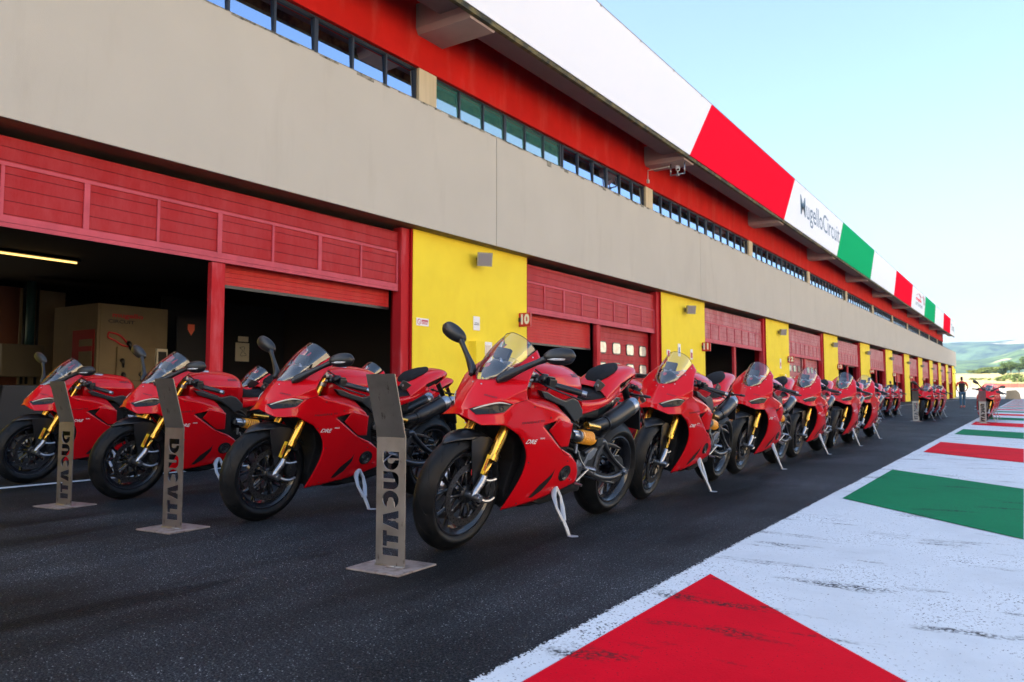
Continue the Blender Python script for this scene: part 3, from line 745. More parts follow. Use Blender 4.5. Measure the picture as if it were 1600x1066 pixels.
# ---- rider footrests
for s in (1, -1):
    h = MB()
    h.prism([(-.045, .445), (-.085, .455), (-.125, .415), (-.150, .405), (-.150, .385), (-.115, .380), (-.060, .318), (-.035, .312), (-.065, .375), (-.050, .410)], s*.170, s*.182, bev=.003)
    h.tube([(-.10, s*.13, .41), (-.10, s*.19, .41)], .014, seg=10)
    h.tube([(-.04, s*.178, .505), (-.08, s*.19, .44), (-.125, s*.195, .405)], .0055, seg=8, sub=2)
    h.tube([(-.02, s*.175, .54), (-.022, s*.178, .49)], .011, seg=8); h.tube([(-.06, s*.19, .325), (-.13, s*.215, .395)], .006, seg=8); h.tube([(-.035, s*.20, .318), (-.035, s*.245, .318)], .008, seg=8)
    F_ = h.build('footrest_hanger', M_alu, BIKE, angle=40)
    p = MB(); p.tube([(-.130, s*.182, .400), (-.150, s*.255, .398)], .0095, seg=10)
    for k in range(6): p.tube([(-.133-k*.003, s*(.192+k*.010), .400), (-.1345-k*.003, s*(.197+k*.010), .400)], .0125, seg=10)
    p.build('footrest', M_alu, F_, angle=40)
    q = MB(); q.prism([(-.130, .418), (-.165, .482), (-.215, .506), (-.262, .500), (-.240, .468), (-.205, .442), (-.165, .436), (-.152, .408)], s*.176, s*.182, bev=.002); q.build('heel_guard', M_alu, F_)
# ---- side stand
ks_ = MB()
ks_.tube([(.128, .135, .300), (.128, .175, .292)], .020, seg=12)
ks_.tube([(.128, .170, .305), (.158, .195, .262), (.160, .225, .205), (.134, .258, .140)], [.016, .013, .012, .014], seg=8, sub=0, sq=(1.2, .8))
ks_.tube([(.118, .170, .305), (.094, .195, .255), (.094, .222, .200), (.120, .258, .140)], [.016, .013, .012, .014], seg=8, sub=0, sq=(1.2, .8))
ks_.tube([(.127, .255, .148), (.120, .290, .095), (.117, .305, .068)], [.014, .013, .012], seg=8, sub=2, sq=(1, .8))
ks_.tube([(.120, .296, .0665), (.105, .318, .0670), (.085, .345, .0720)], [.013, .019, .010], seg=10, sub=2, sq=(1, .28))
ks_.build('kickstand', M_stand, BIKE, angle=50)
# hoses and cables that fill the gaps round the engine
hs = MB()
random.seed(3)
for k in range(9):
    y = .07+.03*random.random(); x = -.02-.10*random.random(); z = .66-.05*k*.6
    hs.tube([(x+.05, y, z+.02), (x-.02, y+.03, z), (x-.08, y+.01, z-.05), (x-.12, y-.02, z-.10)], .006+.004*random.random(), seg=7, sub=3)
hs.tube([(-.05, -.10, .36), (-.05, .16, .36)], .045, seg=16); hs.bbox(-.20, .10, -.11, .14, .24, .36, .02); hs.bbox(-.16, .06, -.10, .09, .60, .74, .02)
hs.bbox(-.42, -.10, -.06, .06, .66, .80, .02)
hs.build('hoses', M_dgrey, BIKE)
# ------------------------------------------------------------------ setting materials
def mat_asphalt():
    m = bpy.data.materials.new('asphalt'); m.use_nodes = True; nt = m.node_tree; b = nt.nodes['Principled BSDF']
    b.inputs['Roughness'].default_value = .62; b.inputs['Specular IOR Level'].default_value = .08
    tc = node(nt, 'ShaderNodeTexCoord')
    vo = node(nt, 'ShaderNodeTexVoronoi', i_Scale=150.0); nt.links.new(tc.outputs['Object'], vo.inputs['Vector'])
    hs = node(nt, 'ShaderNodeSeparateColor'); nt.links.new(vo.outputs['Color'], hs.inputs[0])
    r = node(nt, 'ShaderNodeMapRange'); r.inputs[1].default_value = .45; r.inputs[2].default_value = 1.0; nt.links.new(hs.outputs[0], r.inputs[0])
    pw = node(nt, 'ShaderNodeMath', operation='POWER'); pw.inputs[1].default_value = 5.0; nt.links.new(r.outputs[0], pw.inputs[0])
    ce = node(nt, 'ShaderNodeMapRange'); ce.inputs[1].default_value = .45; ce.inputs[2].default_value = .1; nt.links.new(vo.outputs['Distance'], ce.inputs[0])
    sp = node(nt, 'ShaderNodeMath', operation='MULTIPLY'); nt.links.new(pw.outputs[0], sp.inputs[0]); nt.links.new(ce.outputs[0], sp.inputs[1])
    c1 = node(nt, 'ShaderNodeMix', data_type='RGBA'); c1.inputs[6].default_value = (.0040, .0062, .0100, 1); c1.inputs[7].default_value = (.62, .64, .66, 1)
    ng = node(nt, 'ShaderNodeTexNoise', i_Scale=130.0, i_Detail=4.0, i_Roughness=.85); nt.links.new(tc.outputs['Object'], ng.inputs['Vector'])
    rg = node(nt, 'ShaderNodeMapRange'); rg.inputs[1].default_value = .47; rg.inputs[2].default_value = .74; rg.inputs[4].default_value = .22; nt.links.new(ng.outputs[0], rg.inputs[0])
    mxg = node(nt, 'ShaderNodeMath', operation='MAXIMUM'); nt.links.new(sp.outputs[0], mxg.inputs[0]); nt.links.new(rg.outputs[0], mxg.inputs[1])
    nt.links.new(mxg.outputs[0], c1.inputs[0])
    # broad patches and long tyre tracks along the lane
    mp = node(nt, 'ShaderNodeMapping'); mp.inputs['Scale'].default_value = (1.0, .16, 1); nt.links.new(tc.outputs['Object'], mp.inputs[0])
    n1 = node(nt, 'ShaderNodeTexNoise', i_Scale=1.3, i_Detail=8.0, i_Roughness=.65); nt.links.new(mp.outputs[0], n1.inputs['Vector'])
    r1 = node(nt, 'ShaderNodeMapRange'); r1.inputs[1].default_value = .40; r1.inputs[2].default_value = .60; r1.inputs[3].default_value = .50; r1.inputs[4].default_value = 1.25; nt.links.new(n1.outputs[0], r1.inputs[0])
    n2 = node(nt, 'ShaderNodeTexNoise', i_Scale=.8, i_Detail=5.0); nt.links.new(tc.outputs['Object'], n2.inputs['Vector'])
    r2 = node(nt, 'ShaderNodeMapRange'); r2.inputs[1].default_value = .38; r2.inputs[2].default_value = .62; r2.inputs[3].default_value = .55; r2.inputs[4].default_value = 1.3; nt.links.new(n2.outputs[0], r2.inputs[0])
    mm = node(nt, 'ShaderNodeMath', operation='MULTIPLY'); nt.links.new(r1.outputs[0], mm.inputs[0]); nt.links.new(r2.outputs[0], mm.inputs[1])
    v = node(nt, 'ShaderNodeVectorMath', operation='SCALE'); nt.links.new(c1.outputs[2], v.inputs[0])
    # oil and rubber stains with soft irregular outlines
    n7 = node(nt, 'ShaderNodeTexNoise', i_Scale=2.1, i_Detail=5.0, i_Distortion=.6); nt.links.new(mp.outputs[0], n7.inputs['Vector'])
    r7 = node(nt, 'ShaderNodeMapRange'); r7.inputs[1].default_value = .58; r7.inputs[2].default_value = .66; r7.inputs[3].default_value = 1.0; r7.inputs[4].default_value = .42; nt.links.new(n7.outputs[0], r7.inputs[0])
    m7 = node(nt, 'ShaderNodeMath', operation='MULTIPLY'); nt.links.new(mm.outputs[0], m7.inputs[0]); nt.links.new(r7.outputs[0], m7.inputs[1]); nt.links.new(m7.outputs[0], v.inputs['Scale'])
    nt.links.new(v.outputs[0], b.inputs['Base Color'])
    rr = node(nt, 'ShaderNodeMapRange'); rr.inputs[3].default_value = .48; rr.inputs[4].default_value = .75; nt.links.new(n1.outputs[0], rr.inputs[0]); nt.links.new(rr.outputs[0], b.inputs['Roughness'])
    n3 = node(nt, 'ShaderNodeTexNoise', i_Scale=260.0, i_Detail=3.0); nt.links.new(tc.outputs['Object'], n3.inputs['Vector'])
    bp = node(nt, 'ShaderNodeBump', i_Strength=.9, i_Distance=.004)
    ad = node(nt, 'ShaderNodeMath', operation='SUBTRACT'); nt.links.new(n3.outputs[0], ad.inputs[0]); nt.links.new(vo.outputs['Distance'], ad.inputs[1])
    nt.links.new(ad.outputs[0], bp.inputs['Height']); nt.links.new(bp.outputs[0], b.inputs['Normal'])
    return m
def mat_paint(name, col, wear=.5, edge=None):
    """road paint with pores showing the asphalt, scuffs and grime"""
    m = bpy.data.materials.new(name); m.use_nodes = True; nt = m.node_tree; b = nt.nodes['Principled BSDF']
    b.inputs['Roughness'].default_value = .7; b.inputs['Specular IOR Level'].default_value = .02
    tc = node(nt, 'ShaderNodeTexCoord')
    n1 = node(nt, 'ShaderNodeTexNoise', i_Scale=1.1, i_Detail=7.0, i_Roughness=.7); nt.links.new(tc.outputs['Object'], n1.inputs['Vector'])
    n2 = node(nt, 'ShaderNodeTexNoise', i_Scale=120.0, i_Detail=3.0); nt.links.new(tc.outputs['Object'], n2.inputs['Vector'])
    # pores only where the broad noise is high
    a = node(nt, 'ShaderNodeMapRange'); a.inputs[1].default_value = .42; a.inputs[2].default_value = .70; a.inputs[3].default_value = 0; a.inputs[4].default_value = .17*wear; nt.links.new(n1.outputs[0], a.inputs[0])
    t = node(nt, 'ShaderNodeMath', operation='SUBTRACT'); t.inputs[0].default_value = .70; nt.links.new(a.outputs[0], t.inputs[1])
    g = node(nt, 'ShaderNodeMath', operation='SUBTRACT'); nt.links.new(n2.outputs[0], g.inputs[0])
    if edge:      # worn, fuzzy border at x = edge[0] over the width edge[1]
        sx = node(nt, 'ShaderNodeSeparateXYZ'); nt.links.new(tc.outputs['Object'], sx.inputs[0])
        e = node(nt, 'ShaderNodeMapRange'); e.inputs[1].default_value = edge[0]; e.inputs[2].default_value = edge[0]+edge[1]; e.inputs[3].default_value = .30; e.inputs[4].default_value = 0
        nt.links.new(sx.outputs[0], e.inputs[0])
        t2 = node(nt, 'ShaderNodeMath', operation='SUBTRACT'); nt.links.new(t.outputs[0], t2.inputs[0]); nt.links.new(e.outputs[0], t2.inputs[1]); t = t2
    nt.links.new(t.outputs[0], g.inputs[1])
    k = node(nt, 'ShaderNodeMapRange'); k.inputs[1].default_value = 0; k.inputs[2].default_value = .03; nt.links.new(g.outputs[0], k.inputs[0])
    # rubber smears: stretched noise, only the peaks
    mp = node(nt, 'ShaderNodeMapping'); mp.inputs['Scale'].default_value = (1.6, 5.5, 1); mp.inputs['Rotation'].default_value = (0, 0, R(18)); nt.links.new(tc.outputs['Object'], mp.inputs[0])
    n3 = node(nt, 'ShaderNodeTexNoise', i_Scale=1.0, i_Detail=6.0, i_Roughness=.55); nt.links.new(mp.outputs[0], n3.inputs['Vector'])
    r3 = node(nt, 'ShaderNodeMapRange'); r3.inputs[1].default_value = .585; r3.inputs[2].default_value = .67; r3.inputs[4].default_value = .9; nt.links.new(n3.outputs[0], r3.inputs[0])
    n4 = node(nt, 'ShaderNodeTexNoise', i_Scale=75.0, i_Detail=4.0); nt.links.new(tc.outputs['Object'], n4.inputs['Vector'])
    r4 = node(nt, 'ShaderNodeMapRange'); r4.inputs[1].default_value = .42; r4.inputs[2].default_value = .56; nt.links.new(n4.outputs[0], r4.inputs[0])
    m3 = node(nt, 'ShaderNodeMath', operation='MULTIPLY'); nt.links.new(r3.outputs[0], m3.inputs[0]); nt.links.new(r4.outputs[0], m3.inputs[1])
    mxx = node(nt, 'ShaderNodeMath', operation='MAXIMUM'); nt.links.new(k.outputs[0], mxx.inputs[0]); nt.links.new(m3.outputs[0], mxx.inputs[1])
    # faint grime
    c0 = node(nt, 'ShaderNodeMix', data_type='RGBA'); c0.inputs[6].default_value = tuple(c*.84 for c in col)+(1,); c0.inputs[7].default_value = tuple(col)+(1,)
    r5 = node(nt, 'ShaderNodeMapRange'); r5.inputs[1].default_value = .35; r5.inputs[2].default_value = .6; nt.links.new(n1.outputs[0], r5.inputs[0]); nt.links.new(r5.outputs[0], c0.inputs[0])
    mx = node(nt, 'ShaderNodeMix', data_type='RGBA'); mx.inputs[7].default_value = (.022, .022, .024, 1)
    nt.links.new(c0.outputs[2], mx.inputs[6]); nt.links.new(mxx.outputs[0], mx.inputs[0]); nt.links.new(mx.outputs[2], b.inputs['Base Color'])
    n5 = node(nt, 'ShaderNodeTexNoise', i_Scale=120.0, i_Detail=3.0); nt.links.new(tc.outputs['Object'], n5.inputs['Vector'])
    bp = node(nt, 'ShaderNodeBump', i_Strength=.5, i_Distance=.004); nt.links.new(n5.outputs[0], bp.inputs['Height']); nt.links.new(bp.outputs[0], b.inputs['Normal'])
    return m
M_asph = mat_asphalt()
M_pwhite = mat_paint('white_road_paint', (.62, .66, .70), 1.0, edge=(-1.285, .022))
M_pwhite2 = mat_paint('white_line_paint', (.62, .64, .66), 1.0)
M_pred = mat_paint('red_road_paint', (.64, .005, .018), .45)
M_pgreen = mat_paint('green_road_paint', (.008, .18, .075), .8)
M_band = mat('parapet_concrete', spec=.04, base=(.545, .50, .425), rough=.85, var=.03, vscale=.7, bump=.25, bscale=90, streak=((.44, .395, .33), (1.2, 1.5, .30), .56, .98))
M_bandjoint = mat('joint_dark', (.10, .095, .09), rough=.9)
M_moss = mat('parapet_grime', (.30, .27, .21), rough=.95, streak=((.05, .048, .035), (6, 9, 14), .45, .62))
M_yellow_w = mat('yellow_wall', spec=.04, base=(.97, .73, .055), rough=.62, var=.05, vscale=1.5, bump=.3, bscale=180, streak=((.90, .64, .05), (2, 2.5, .9), .55, .9))
M_redwall = mat('red_wall', spec=.04, base=(.56, .016, .012), rough=.72, var=.12, vscale=1.0, streak=((.60, .09, .07), (1.2, 1.6, .5), .52, .9))
M_redframe = mat('red_steel', spec=.04, base=(.50, .022, .028), rough=.42, streak=((.60, .12, .14), (2, 3, .6), .50, .72))
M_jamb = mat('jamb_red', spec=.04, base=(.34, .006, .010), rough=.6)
M_redpale = mat('red_frame_trim', spec=.04, base=(.58, .10, .13), rough=.42, var=.15, vscale=3)
def mat_boards(name, col, dusty, amount, pitch=.165):
    """horizontally ribbed sheet: grooves as bump and thin dark lines, bleached patches"""
    m = bpy.data.materials.new(name); m.use_nodes = True; nt = m.node_tree; b = nt.nodes['Principled BSDF']; b.inputs['Roughness'].default_value = .5; b.inputs['Specular IOR Level'].default_value = .2
    tc = node(nt, 'ShaderNodeTexCoord'); sx = node(nt, 'ShaderNodeSeparateXYZ'); nt.links.new(tc.outputs['Object'], sx.inputs[0])
    d = node(nt, 'ShaderNodeMath', operation='DIVIDE'); d.inputs[1].default_value = pitch; nt.links.new(sx.outputs[2], d.inputs[0])
    fr = node(nt, 'ShaderNodeMath', operation='FRACT'); nt.links.new(d.outputs[0], fr.inputs[0])
    gr = node(nt, 'ShaderNodeMapRange'); gr.inputs[1].default_value = .93; gr.inputs[2].default_value = .96; nt.links.new(fr.outputs[0], gr.inputs[0])
    mp = node(nt, 'ShaderNodeMapping'); mp.inputs['Scale'].default_value = (1, 2.6, .9); nt.links.new(tc.outputs['Object'], mp.inputs[0])
    n1 = node(nt, 'ShaderNodeTexNoise', i_Scale=1.4, i_Detail=9.0, i_Roughness=.75); nt.links.new(mp.outputs[0], n1.inputs['Vector'])
    r1 = node(nt, 'ShaderNodeMapRange'); r1.inputs[1].default_value = .40; r1.inputs[2].default_value = .75; r1.inputs[4].default_value = amount; nt.links.new(n1.outputs[0], r1.inputs[0])
    mx = node(nt, 'ShaderNodeMix', data_type='RGBA'); mx.inputs[6].default_value = tuple(col)+(1,); mx.inputs[7].default_value = tuple(dusty)+(1,); nt.links.new(r1.outputs[0], mx.inputs[0])
    m2 = node(nt, 'ShaderNodeMix', data_type='RGBA'); m2.inputs[7].default_value = (.10, .008, .008, 1); nt.links.new(mx.outputs[2], m2.inputs[6])
    g2 = node(nt, 'ShaderNodeMath', operation='MULTIPLY'); g2.inputs[1].default_value = .7; nt.links.new(gr.outputs[0], g2.inputs[0]); nt.links.new(g2.outputs[0], m2.inputs[0])
    nt.links.new(m2.outputs[2], b.inputs['Base Color'])
    inv = node(nt, 'ShaderNodeMath', operation='SUBTRACT'); inv.inputs[0].default_value = 1; nt.links.new(gr.outputs[0], inv.inputs[1])
    bp = node(nt, 'ShaderNodeBump', i_Strength=.8, i_Distance=.01); nt.links.new(inv.outputs[0], bp.inputs['Height']); nt.links.new(bp.outputs[0], b.inputs['Normal'])
    return m
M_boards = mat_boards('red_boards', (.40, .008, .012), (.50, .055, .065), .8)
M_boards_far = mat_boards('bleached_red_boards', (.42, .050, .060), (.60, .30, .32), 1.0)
M_shut = mat_boards('red_shutter', (.56, .016, .016), (.60, .08, .06), .6, .075)
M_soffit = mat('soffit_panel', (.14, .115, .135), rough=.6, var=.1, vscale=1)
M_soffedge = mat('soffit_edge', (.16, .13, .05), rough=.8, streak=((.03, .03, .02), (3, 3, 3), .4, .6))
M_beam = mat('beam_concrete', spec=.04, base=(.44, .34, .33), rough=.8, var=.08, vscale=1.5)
M_fwhite = mat('fascia_white', spec=.04, base=(.86, .85, .87), rough=.35)
M_fred = mat('fascia_red', spec=.0, base=(.90, .010, .035), rough=.35)
M_fgreen = mat('fascia_green', spec=.0, base=(.015, .42, .16), rough=.35)
M_fnavy = mat('fascia_lettering', (.035, .08, .13), rough=.4)
M_cream = mat('cream_pillar', (.62, .50, .32), rough=.8, streak=((.50, .40, .26), (9, 9, .4), .45, .7))
M_winframe = mat('window_frame_steel', (.018, .022, .032), rough=.4)
M_wglass = mat('window_glass', (.42, .52, .68), rough=.015, metal=1.0)
M_wgreen = mat('green_film_glass', (.05, .20, .17), rough=.03, spec=1.0, coat=1.0, coat_rough=.01, ior=2.6)
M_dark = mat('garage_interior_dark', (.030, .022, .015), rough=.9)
M_inbeige = mat('interior_beige', (.19, .145, .08), rough=.8, var=.08)
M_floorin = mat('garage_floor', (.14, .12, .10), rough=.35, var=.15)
M_blackwall = mat('black_display_wall', (.012, .012, .013), rough=.7)
M_paper = mat('paper', (.72, .66, .52), rough=.7)
M_signred = mat('sign_red', (.50, .012, .020), rough=.4)
M_signwhite = mat('sign_white', (.82, .80, .80), rough=.4)
M_signblue = mat('sign_blue', (.10, .22, .45), rough=.4)
M_floodbody = mat('flood_lamp_body', (.36, .33, .27), rough=.5, metal=.3, var=.2, vscale=20)
M_floodglass = mat('flood_lamp_glass', (.30, .27, .28), rough=.15, coat=1)
M_lampon = mat('lit_tube', (.9, .8, .5), emit=(1, .58, .16), estr=.9)
M_litwin = mat('lit_window', (.9, .85, .7), emit=(1, .84, .55), estr=.55)
M_pane = mat("painted_bright_pane", (.62, .60, .48), rough=.12, coat=.6, var=.35, vscale=6)  # pale mottled colour stands in for the bright garage back seen through the glass
M_wire = mat('white_cable', (.6, .6, .58), rough=.5)

GP = 12.65          # garage pitch
def tz(y, z):       # the building stands level while the lane falls slightly: tops rise relative to the lane
    w = min(1, max(0, (z-3.62)/.46)); return z+w*.0108*(y-12)
# ------------------------------------------------------------------ ground
def sheet(name, poly, z, m, kind='structure'):
    o = MB().add([(x, y, z) for x, y in poly], [tuple(range(len(poly)))]).build(name, m, fix=False)
    return tag(o, kind=kind) if kind else o
sheet('pit_lane', [(-10.2, -25), (14, -25), (14, 148), (-10.2, 148)], 0, M_asph)
M_grass = mat('verge_grass', (.07, .11, .025), rough=.9, var=.3, vscale=.6, bump=.5, bscale=8)
sheet('ground', [(-400, -300), (400, -300), (400, 150.5), (-400, 150.5)], -.06, M_grass)
M_conc = mat('pale_concrete', (.52, .48, .42), rough=.85, var=.08, vscale=.3)
sheet('paddock_ground', [(-90, -60), (-23.2, -60), (-23.2, 160), (-90, 160)], -.03, M_conc)
sheet('white_kerb', [(-1.285, -4), (.05, -4), (.05, 147.9), (-1.285, 147.9)], .004, M_pwhite)
k = 0; y = 3.24-5.48*1; i = 0
STR = []
while y < 146:
    # far edge on the left at y, on the right 1.18 m nearer; 2.62 m long
    a = y; STR.append((a, i)); y += 5.52; i += 1
for a, i in STR:
    red = (i % 2 == 1)
    nm = 'red_kerb_stripe' if red else 'green_kerb_stripe'
    y1, y0 = a, a-2.62
    o = MB().add([(-1.155, y0, .008), (-.032, y0-1.20, .008), (-.032, y1-1.20, .008), (-1.155, y1, .008)], [(0, 1, 2, 3)]).build(nm, M_pred if red else M_pgreen, fix=False)
    tag(o, kind='structure')
for x0, x1 in ((-7.14, -7.03),):
    sheet('lane_line', [(x0, -10), (x1, -10), (x1, 147), (x0, 147)], .004, M_pwhite2)
# unseen track, run-off and grandstand, added to bounce sun onto the shaded front
M_run = mat('dry_runoff', (.55, .47, .33), rough=.9, var=.1, vscale=.2)
sheet('track', [(14, -120), (24, -120), (24, 148), (14, 148)], -.004, mat('worn_track', (.16, .155, .15), rough=.85, var=.1, vscale=.4))
sheet('runoff', [(24, -200), (140, -200), (140, 150), (24, 150)], -.01, M_run)
GS = empty('grandstand', (38, 40, 0)); tag(GS, 'pale concrete grandstand across the track, unseen, added to bounce sun onto the pit building', 'grandstand')
mb = MB()
for i in range(20): mb.box(-4+i*.9, 16, -150, 150, i*.62, (i+1)*.62)
mb.build('terraces', mat('stand_concrete', (.76, .64, .48), rough=.9), GS)
mb = MB(); mb.box(14.2, 16, -150, 150, 12.5, 19); mb.build('rear_wall', mat('stand_wall', (.80, .70, .55), rough=.9), GS)
# far sunlit apron, rising ground and field
def terrain(name, xs, ys, fz, m, kind='structure'):
    vs = [(x, y, fz(x, y)) for y in ys for x in xs]; n = len(xs)
    fs = [(j*n+i, j*n+i+1, (j+1)*n+i+1, (j+1)*n+i) for j in range(len(ys)-1) for i in range(n-1)]
    o = MB().add(vs, fs, 0, True).build(name, m, fix=False); return tag(o, kind=kind)
def lerp(a, b, t): return a+(b-a)*max(0, min(1, t))
def zfar(x, y):
    z = lerp(-.01, 2.5, (y-148)/100)
    if y > 248: z = 2.5+lerp(0, 9.3, (y-248)/230)+lerp(0, 1.6, (x+10)/90)*lerp(0, 1, (y-248)/230)
    if y > 478: z += -.02*(y-478)
    return z+.25*noise.noise(Vector((x*.02, y*.02, 0)))*lerp(0, 1, (y-160)/60)
xs = [-200+i*10 for i in range(71)]
terrain('apron', [x*1.0 for x in range(-140, 141, 10)], [148, 160, 175, 200, 225, 250], zfar, mat('sunlit_concrete', (.50, .46, .38), rough=.9, var=.06, vscale=.1))
M_field = mat('dry_field', (.66, .52, .20), rough=.95, var=.12, vscale=.05, streak=((.48, .42, .14), (.02, .12, 1), .50, .64))
terrain('field', xs, [249.7]+[260+i*13 for i in range(40)], zfar, M_field)
# hills
def hillmesh(name, d0, d1, crest, seed, m, nx=150, ny=26, span=4200):
    def fz(x, y):
        t = (y-d0)/(d1-d0); ang = x/y
        c = crest(ang)*(.92 if False else 1)
        prof = math.sin(min(1, t)*PI/2)**1.15
        n = noise.fractal(Vector((x*.0016, y*.0016, seed)), 1.0, 2.1, 6)
        return -20+ (c+20)*prof+n*c*.20*(math.sin(min(1, t)*PI)*1.6+.05)
    xs = [-span*.55+i*span/(nx-1) for i in range(nx)]; ys = [d0+(d1-d0)*j/(ny-1) for j in range(ny)]
    return terrain(name, xs, ys, fz, m)
def mat_hill(name, c1, c2, cf, scale, lo=.58):
    m = mat(name, c1, rough=.95); nt = m.node_tree; b = nt.nodes['Principled BSDF']
    tc = node(nt, 'ShaderNodeTexCoord')
    n1 = node(nt, 'ShaderNodeTexNoise', i_Scale=scale*6, i_Detail=8.0, i_Roughness=.75); nt.links.new(tc.outputs['Object'], n1.inputs['Vector'])
    r1 = node(nt, 'ShaderNodeMapRange'); r1.inputs[1].default_value = .40; r1.inputs[2].default_value = .62; nt.links.new(n1.outputs[0], r1.inputs[0])
    mx = node(nt, 'ShaderNodeMix', data_type='RGBA'); mx.inputs[6].default_value = tuple(c1)+(1,); mx.inputs[7].default_value = tuple(c2)+(1,); nt.links.new(r1.outputs[0], mx.inputs[0])
    mp = node(nt, 'ShaderNodeMapping'); mp.inputs['Scale'].default_value = (.55, 1, 3.2); nt.links.new(tc.outputs['Object'], mp.inputs[0])
    n2 = node(nt, 'ShaderNodeTexNoise', i_Scale=scale, i_Detail=4.0, i_Roughness=.5); nt.links.new(mp.outputs[0], n2.inputs['Vector'])
    r2 = node(nt, 'ShaderNodeMapRange'); r2.inputs[1].default_value = lo; r2.inputs[2].default_value = lo+.03; nt.links.new(n2.outputs[0], r2.inputs[0])
    m2 = node(nt, 'ShaderNodeMix', data_type='RGBA'); m2.inputs[7].default_value = tuple(cf)+(1,); nt.links.new(mx.outputs[2], m2.inputs[6]); nt.links.new(r2.outputs[0], m2.inputs[0])
    nt.links.new(m2.outputs[2], b.inputs['Base Color'])
    return m
def crest_far(a):       # height at y=5200 from the angle x/y
    pts = [(-.9, 230), (-.30, 300), (-.11, 276), (-.075, 289), (-.0515, 297), (-.035, 290), (-.0223, 279), (.0, 272), (.05, 285), (.2, 250), (.9, 200)]
    for (a0, h0), (a1, h1) in zip(pts, pts[1:]):
        if a <= a1: return h0+(h1-h0)*max(0, (a-a0))/(a1-a0)
    return 260
M_hfar = mat_hill('far_hill_woods', (.006, .022, .022), (.12, .20, .09), (.85, .72, .50), .0020, .575)
M_hmid = mat_hill('mid_hill_woods', (.010, .036, .018), (.15, .24, .07), (.75, .66, .36), .0040, .59)
hillmesh('far_hills', 2600, 5200, crest_far, 3.1, M_hfar, span=9000)
hillmesh('middle_hills', 1100, 2500, lambda a: 92+24*math.sin(a*11+1.2)+15*math.sin(a*41), 8.3, M_hmid, span=4600)

# ------------------------------------------------------------------ pit building
PB = empty('pit_building', (-12, 60, 0))
tag(PB, 'long pit building with beige parapet, yellow piers, red garage doors and flag-coloured canopy edge', 'building')
def bpart(name, mb, m, parent=PB, angle=None, fix=True):
    mb.v = [(x, y, tz(y, z)) for x, y, z in mb.v]
    o = mb.build(name, m, None, fix, angle); o.parent = parent
    o.matrix_parent_inverse = world_inv(parent)
    return o
def world_inv(p):
    return Matrix.Translation(-p.location) if p.type == 'EMPTY' else Matrix.Identity(4)
YA, YB = -18.0, 157.0
# parapet panels with joints
J = [-12.4, .85, 14.1, 27.35, 40.6, 53.9, 67.0, 80.0, 93.0, 106.0, 119.0, 132.0, 145.0, 157.0]
for a, b in zip(J, J[1:]):
    n = 4; mb = MB()
    for i in range(n):
        y0 = a+(b-a)*i/n+(.012 if i == 0 else 0); y1 = a+(b-a)*(i+1)/n-(.012 if i == n-1 else 0)
        vs = [(x, yy, z) for x, z in ((-9.8, 4.10), (-9.8, 6.62), (-9.98, 6.62), (-9.98, 4.10)) for yy in (y0, y1)]
        mb.add(vs, [(0, 1, 3, 2), (2, 3, 5, 4), (4, 5, 7, 6), (6, 7, 1, 0)] + ([(0, 2, 4, 6)] if i == 0 else []) + ([(1, 7, 5, 3)] if i == n-1 else []))
    bpart('parapet_panel', mb, M_band)
    # irregular weathered lip along the top edge
    mb = MB(); N = 60; random.seed(int(a*10))
    for i in range(N):
        y0 = a+.02+(b-a-.04)*i/N; y1 = a+.02+(b-a-.04)*(i+1)/N; h = .015+.16*max(0, noise.noise(Vector((y0*2.3, 3, 0)))+.10)
        mb.add([(-9.797, y0, 6.624), (-9.797, y1, 6.624), (-9.797, y1, 6.624-h), (-9.797, y0, 6.624-h)], [(0, 1, 2, 3)])
        mb.add([(-9.797, y0, 6.624), (-9.797, y1, 6.624), (-9.985, y1, 6.626), (-9.985, y0, 6.626)], [(0, 1, 2, 3)])
    bpart('parapet_lip', mb, M_moss, fix=False)
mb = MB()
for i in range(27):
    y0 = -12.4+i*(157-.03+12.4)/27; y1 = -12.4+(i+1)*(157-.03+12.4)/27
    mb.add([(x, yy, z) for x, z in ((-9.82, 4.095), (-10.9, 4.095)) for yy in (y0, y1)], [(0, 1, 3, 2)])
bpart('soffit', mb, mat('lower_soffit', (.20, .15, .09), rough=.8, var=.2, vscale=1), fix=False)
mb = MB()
for i in range(27):
    y0 = -12.4+i*(157-.03+12.4)/27; y1 = -12.4+(i+1)*(157-.03+12.4)/27
    mb.add([(x, yy, z) for x, z in ((-9.975, 6.3), (-10.06, 6.3)) for yy in (y0, y1)], [(0, 1, 3, 2)])
bpart('ledge', mb, M_bandjoint, fix=False)
# piers and garages
def num(k): return str(9+k)
KS = range(-2, 12)
for k in KS:
    p0 = 11.56+GP*k; p1 = 15.78+GP*k
    if k == 11: p1 = min(p1, 156.9)
    if p0 > 156: break
    mb = MB()
    mb.add([(x, y, z) for z in (-.05, 3.6, 4.09) for x, y in ((-10.06, p0), (-10.06, p1), (-10.45, p1), (-10.45, p0))],
           [(0, 1, 5, 4), (1, 2, 6, 5), (2, 3, 7, 6), (3, 0, 4, 7), (4, 5, 9, 8), (5, 6, 10, 9), (6, 7, 11, 10), (7, 4, 8, 11)])
    bpart('pier', mb, M_yellow_w)
def rrect(cx, cy, w, h, r, n=4):
    out = []
    for sx, sy, a0 in ((1, 1, 0), (-1, 1, 90), (-1, -1, 180), (1, -1, 270)):
        for i in range(n+1):
            a = R(a0+90*i/n); out.append((cx+sx*(w/2-r)+r*math.cos(a), cy+sy*(h/2-r)+r*math.sin(a)))
    return out
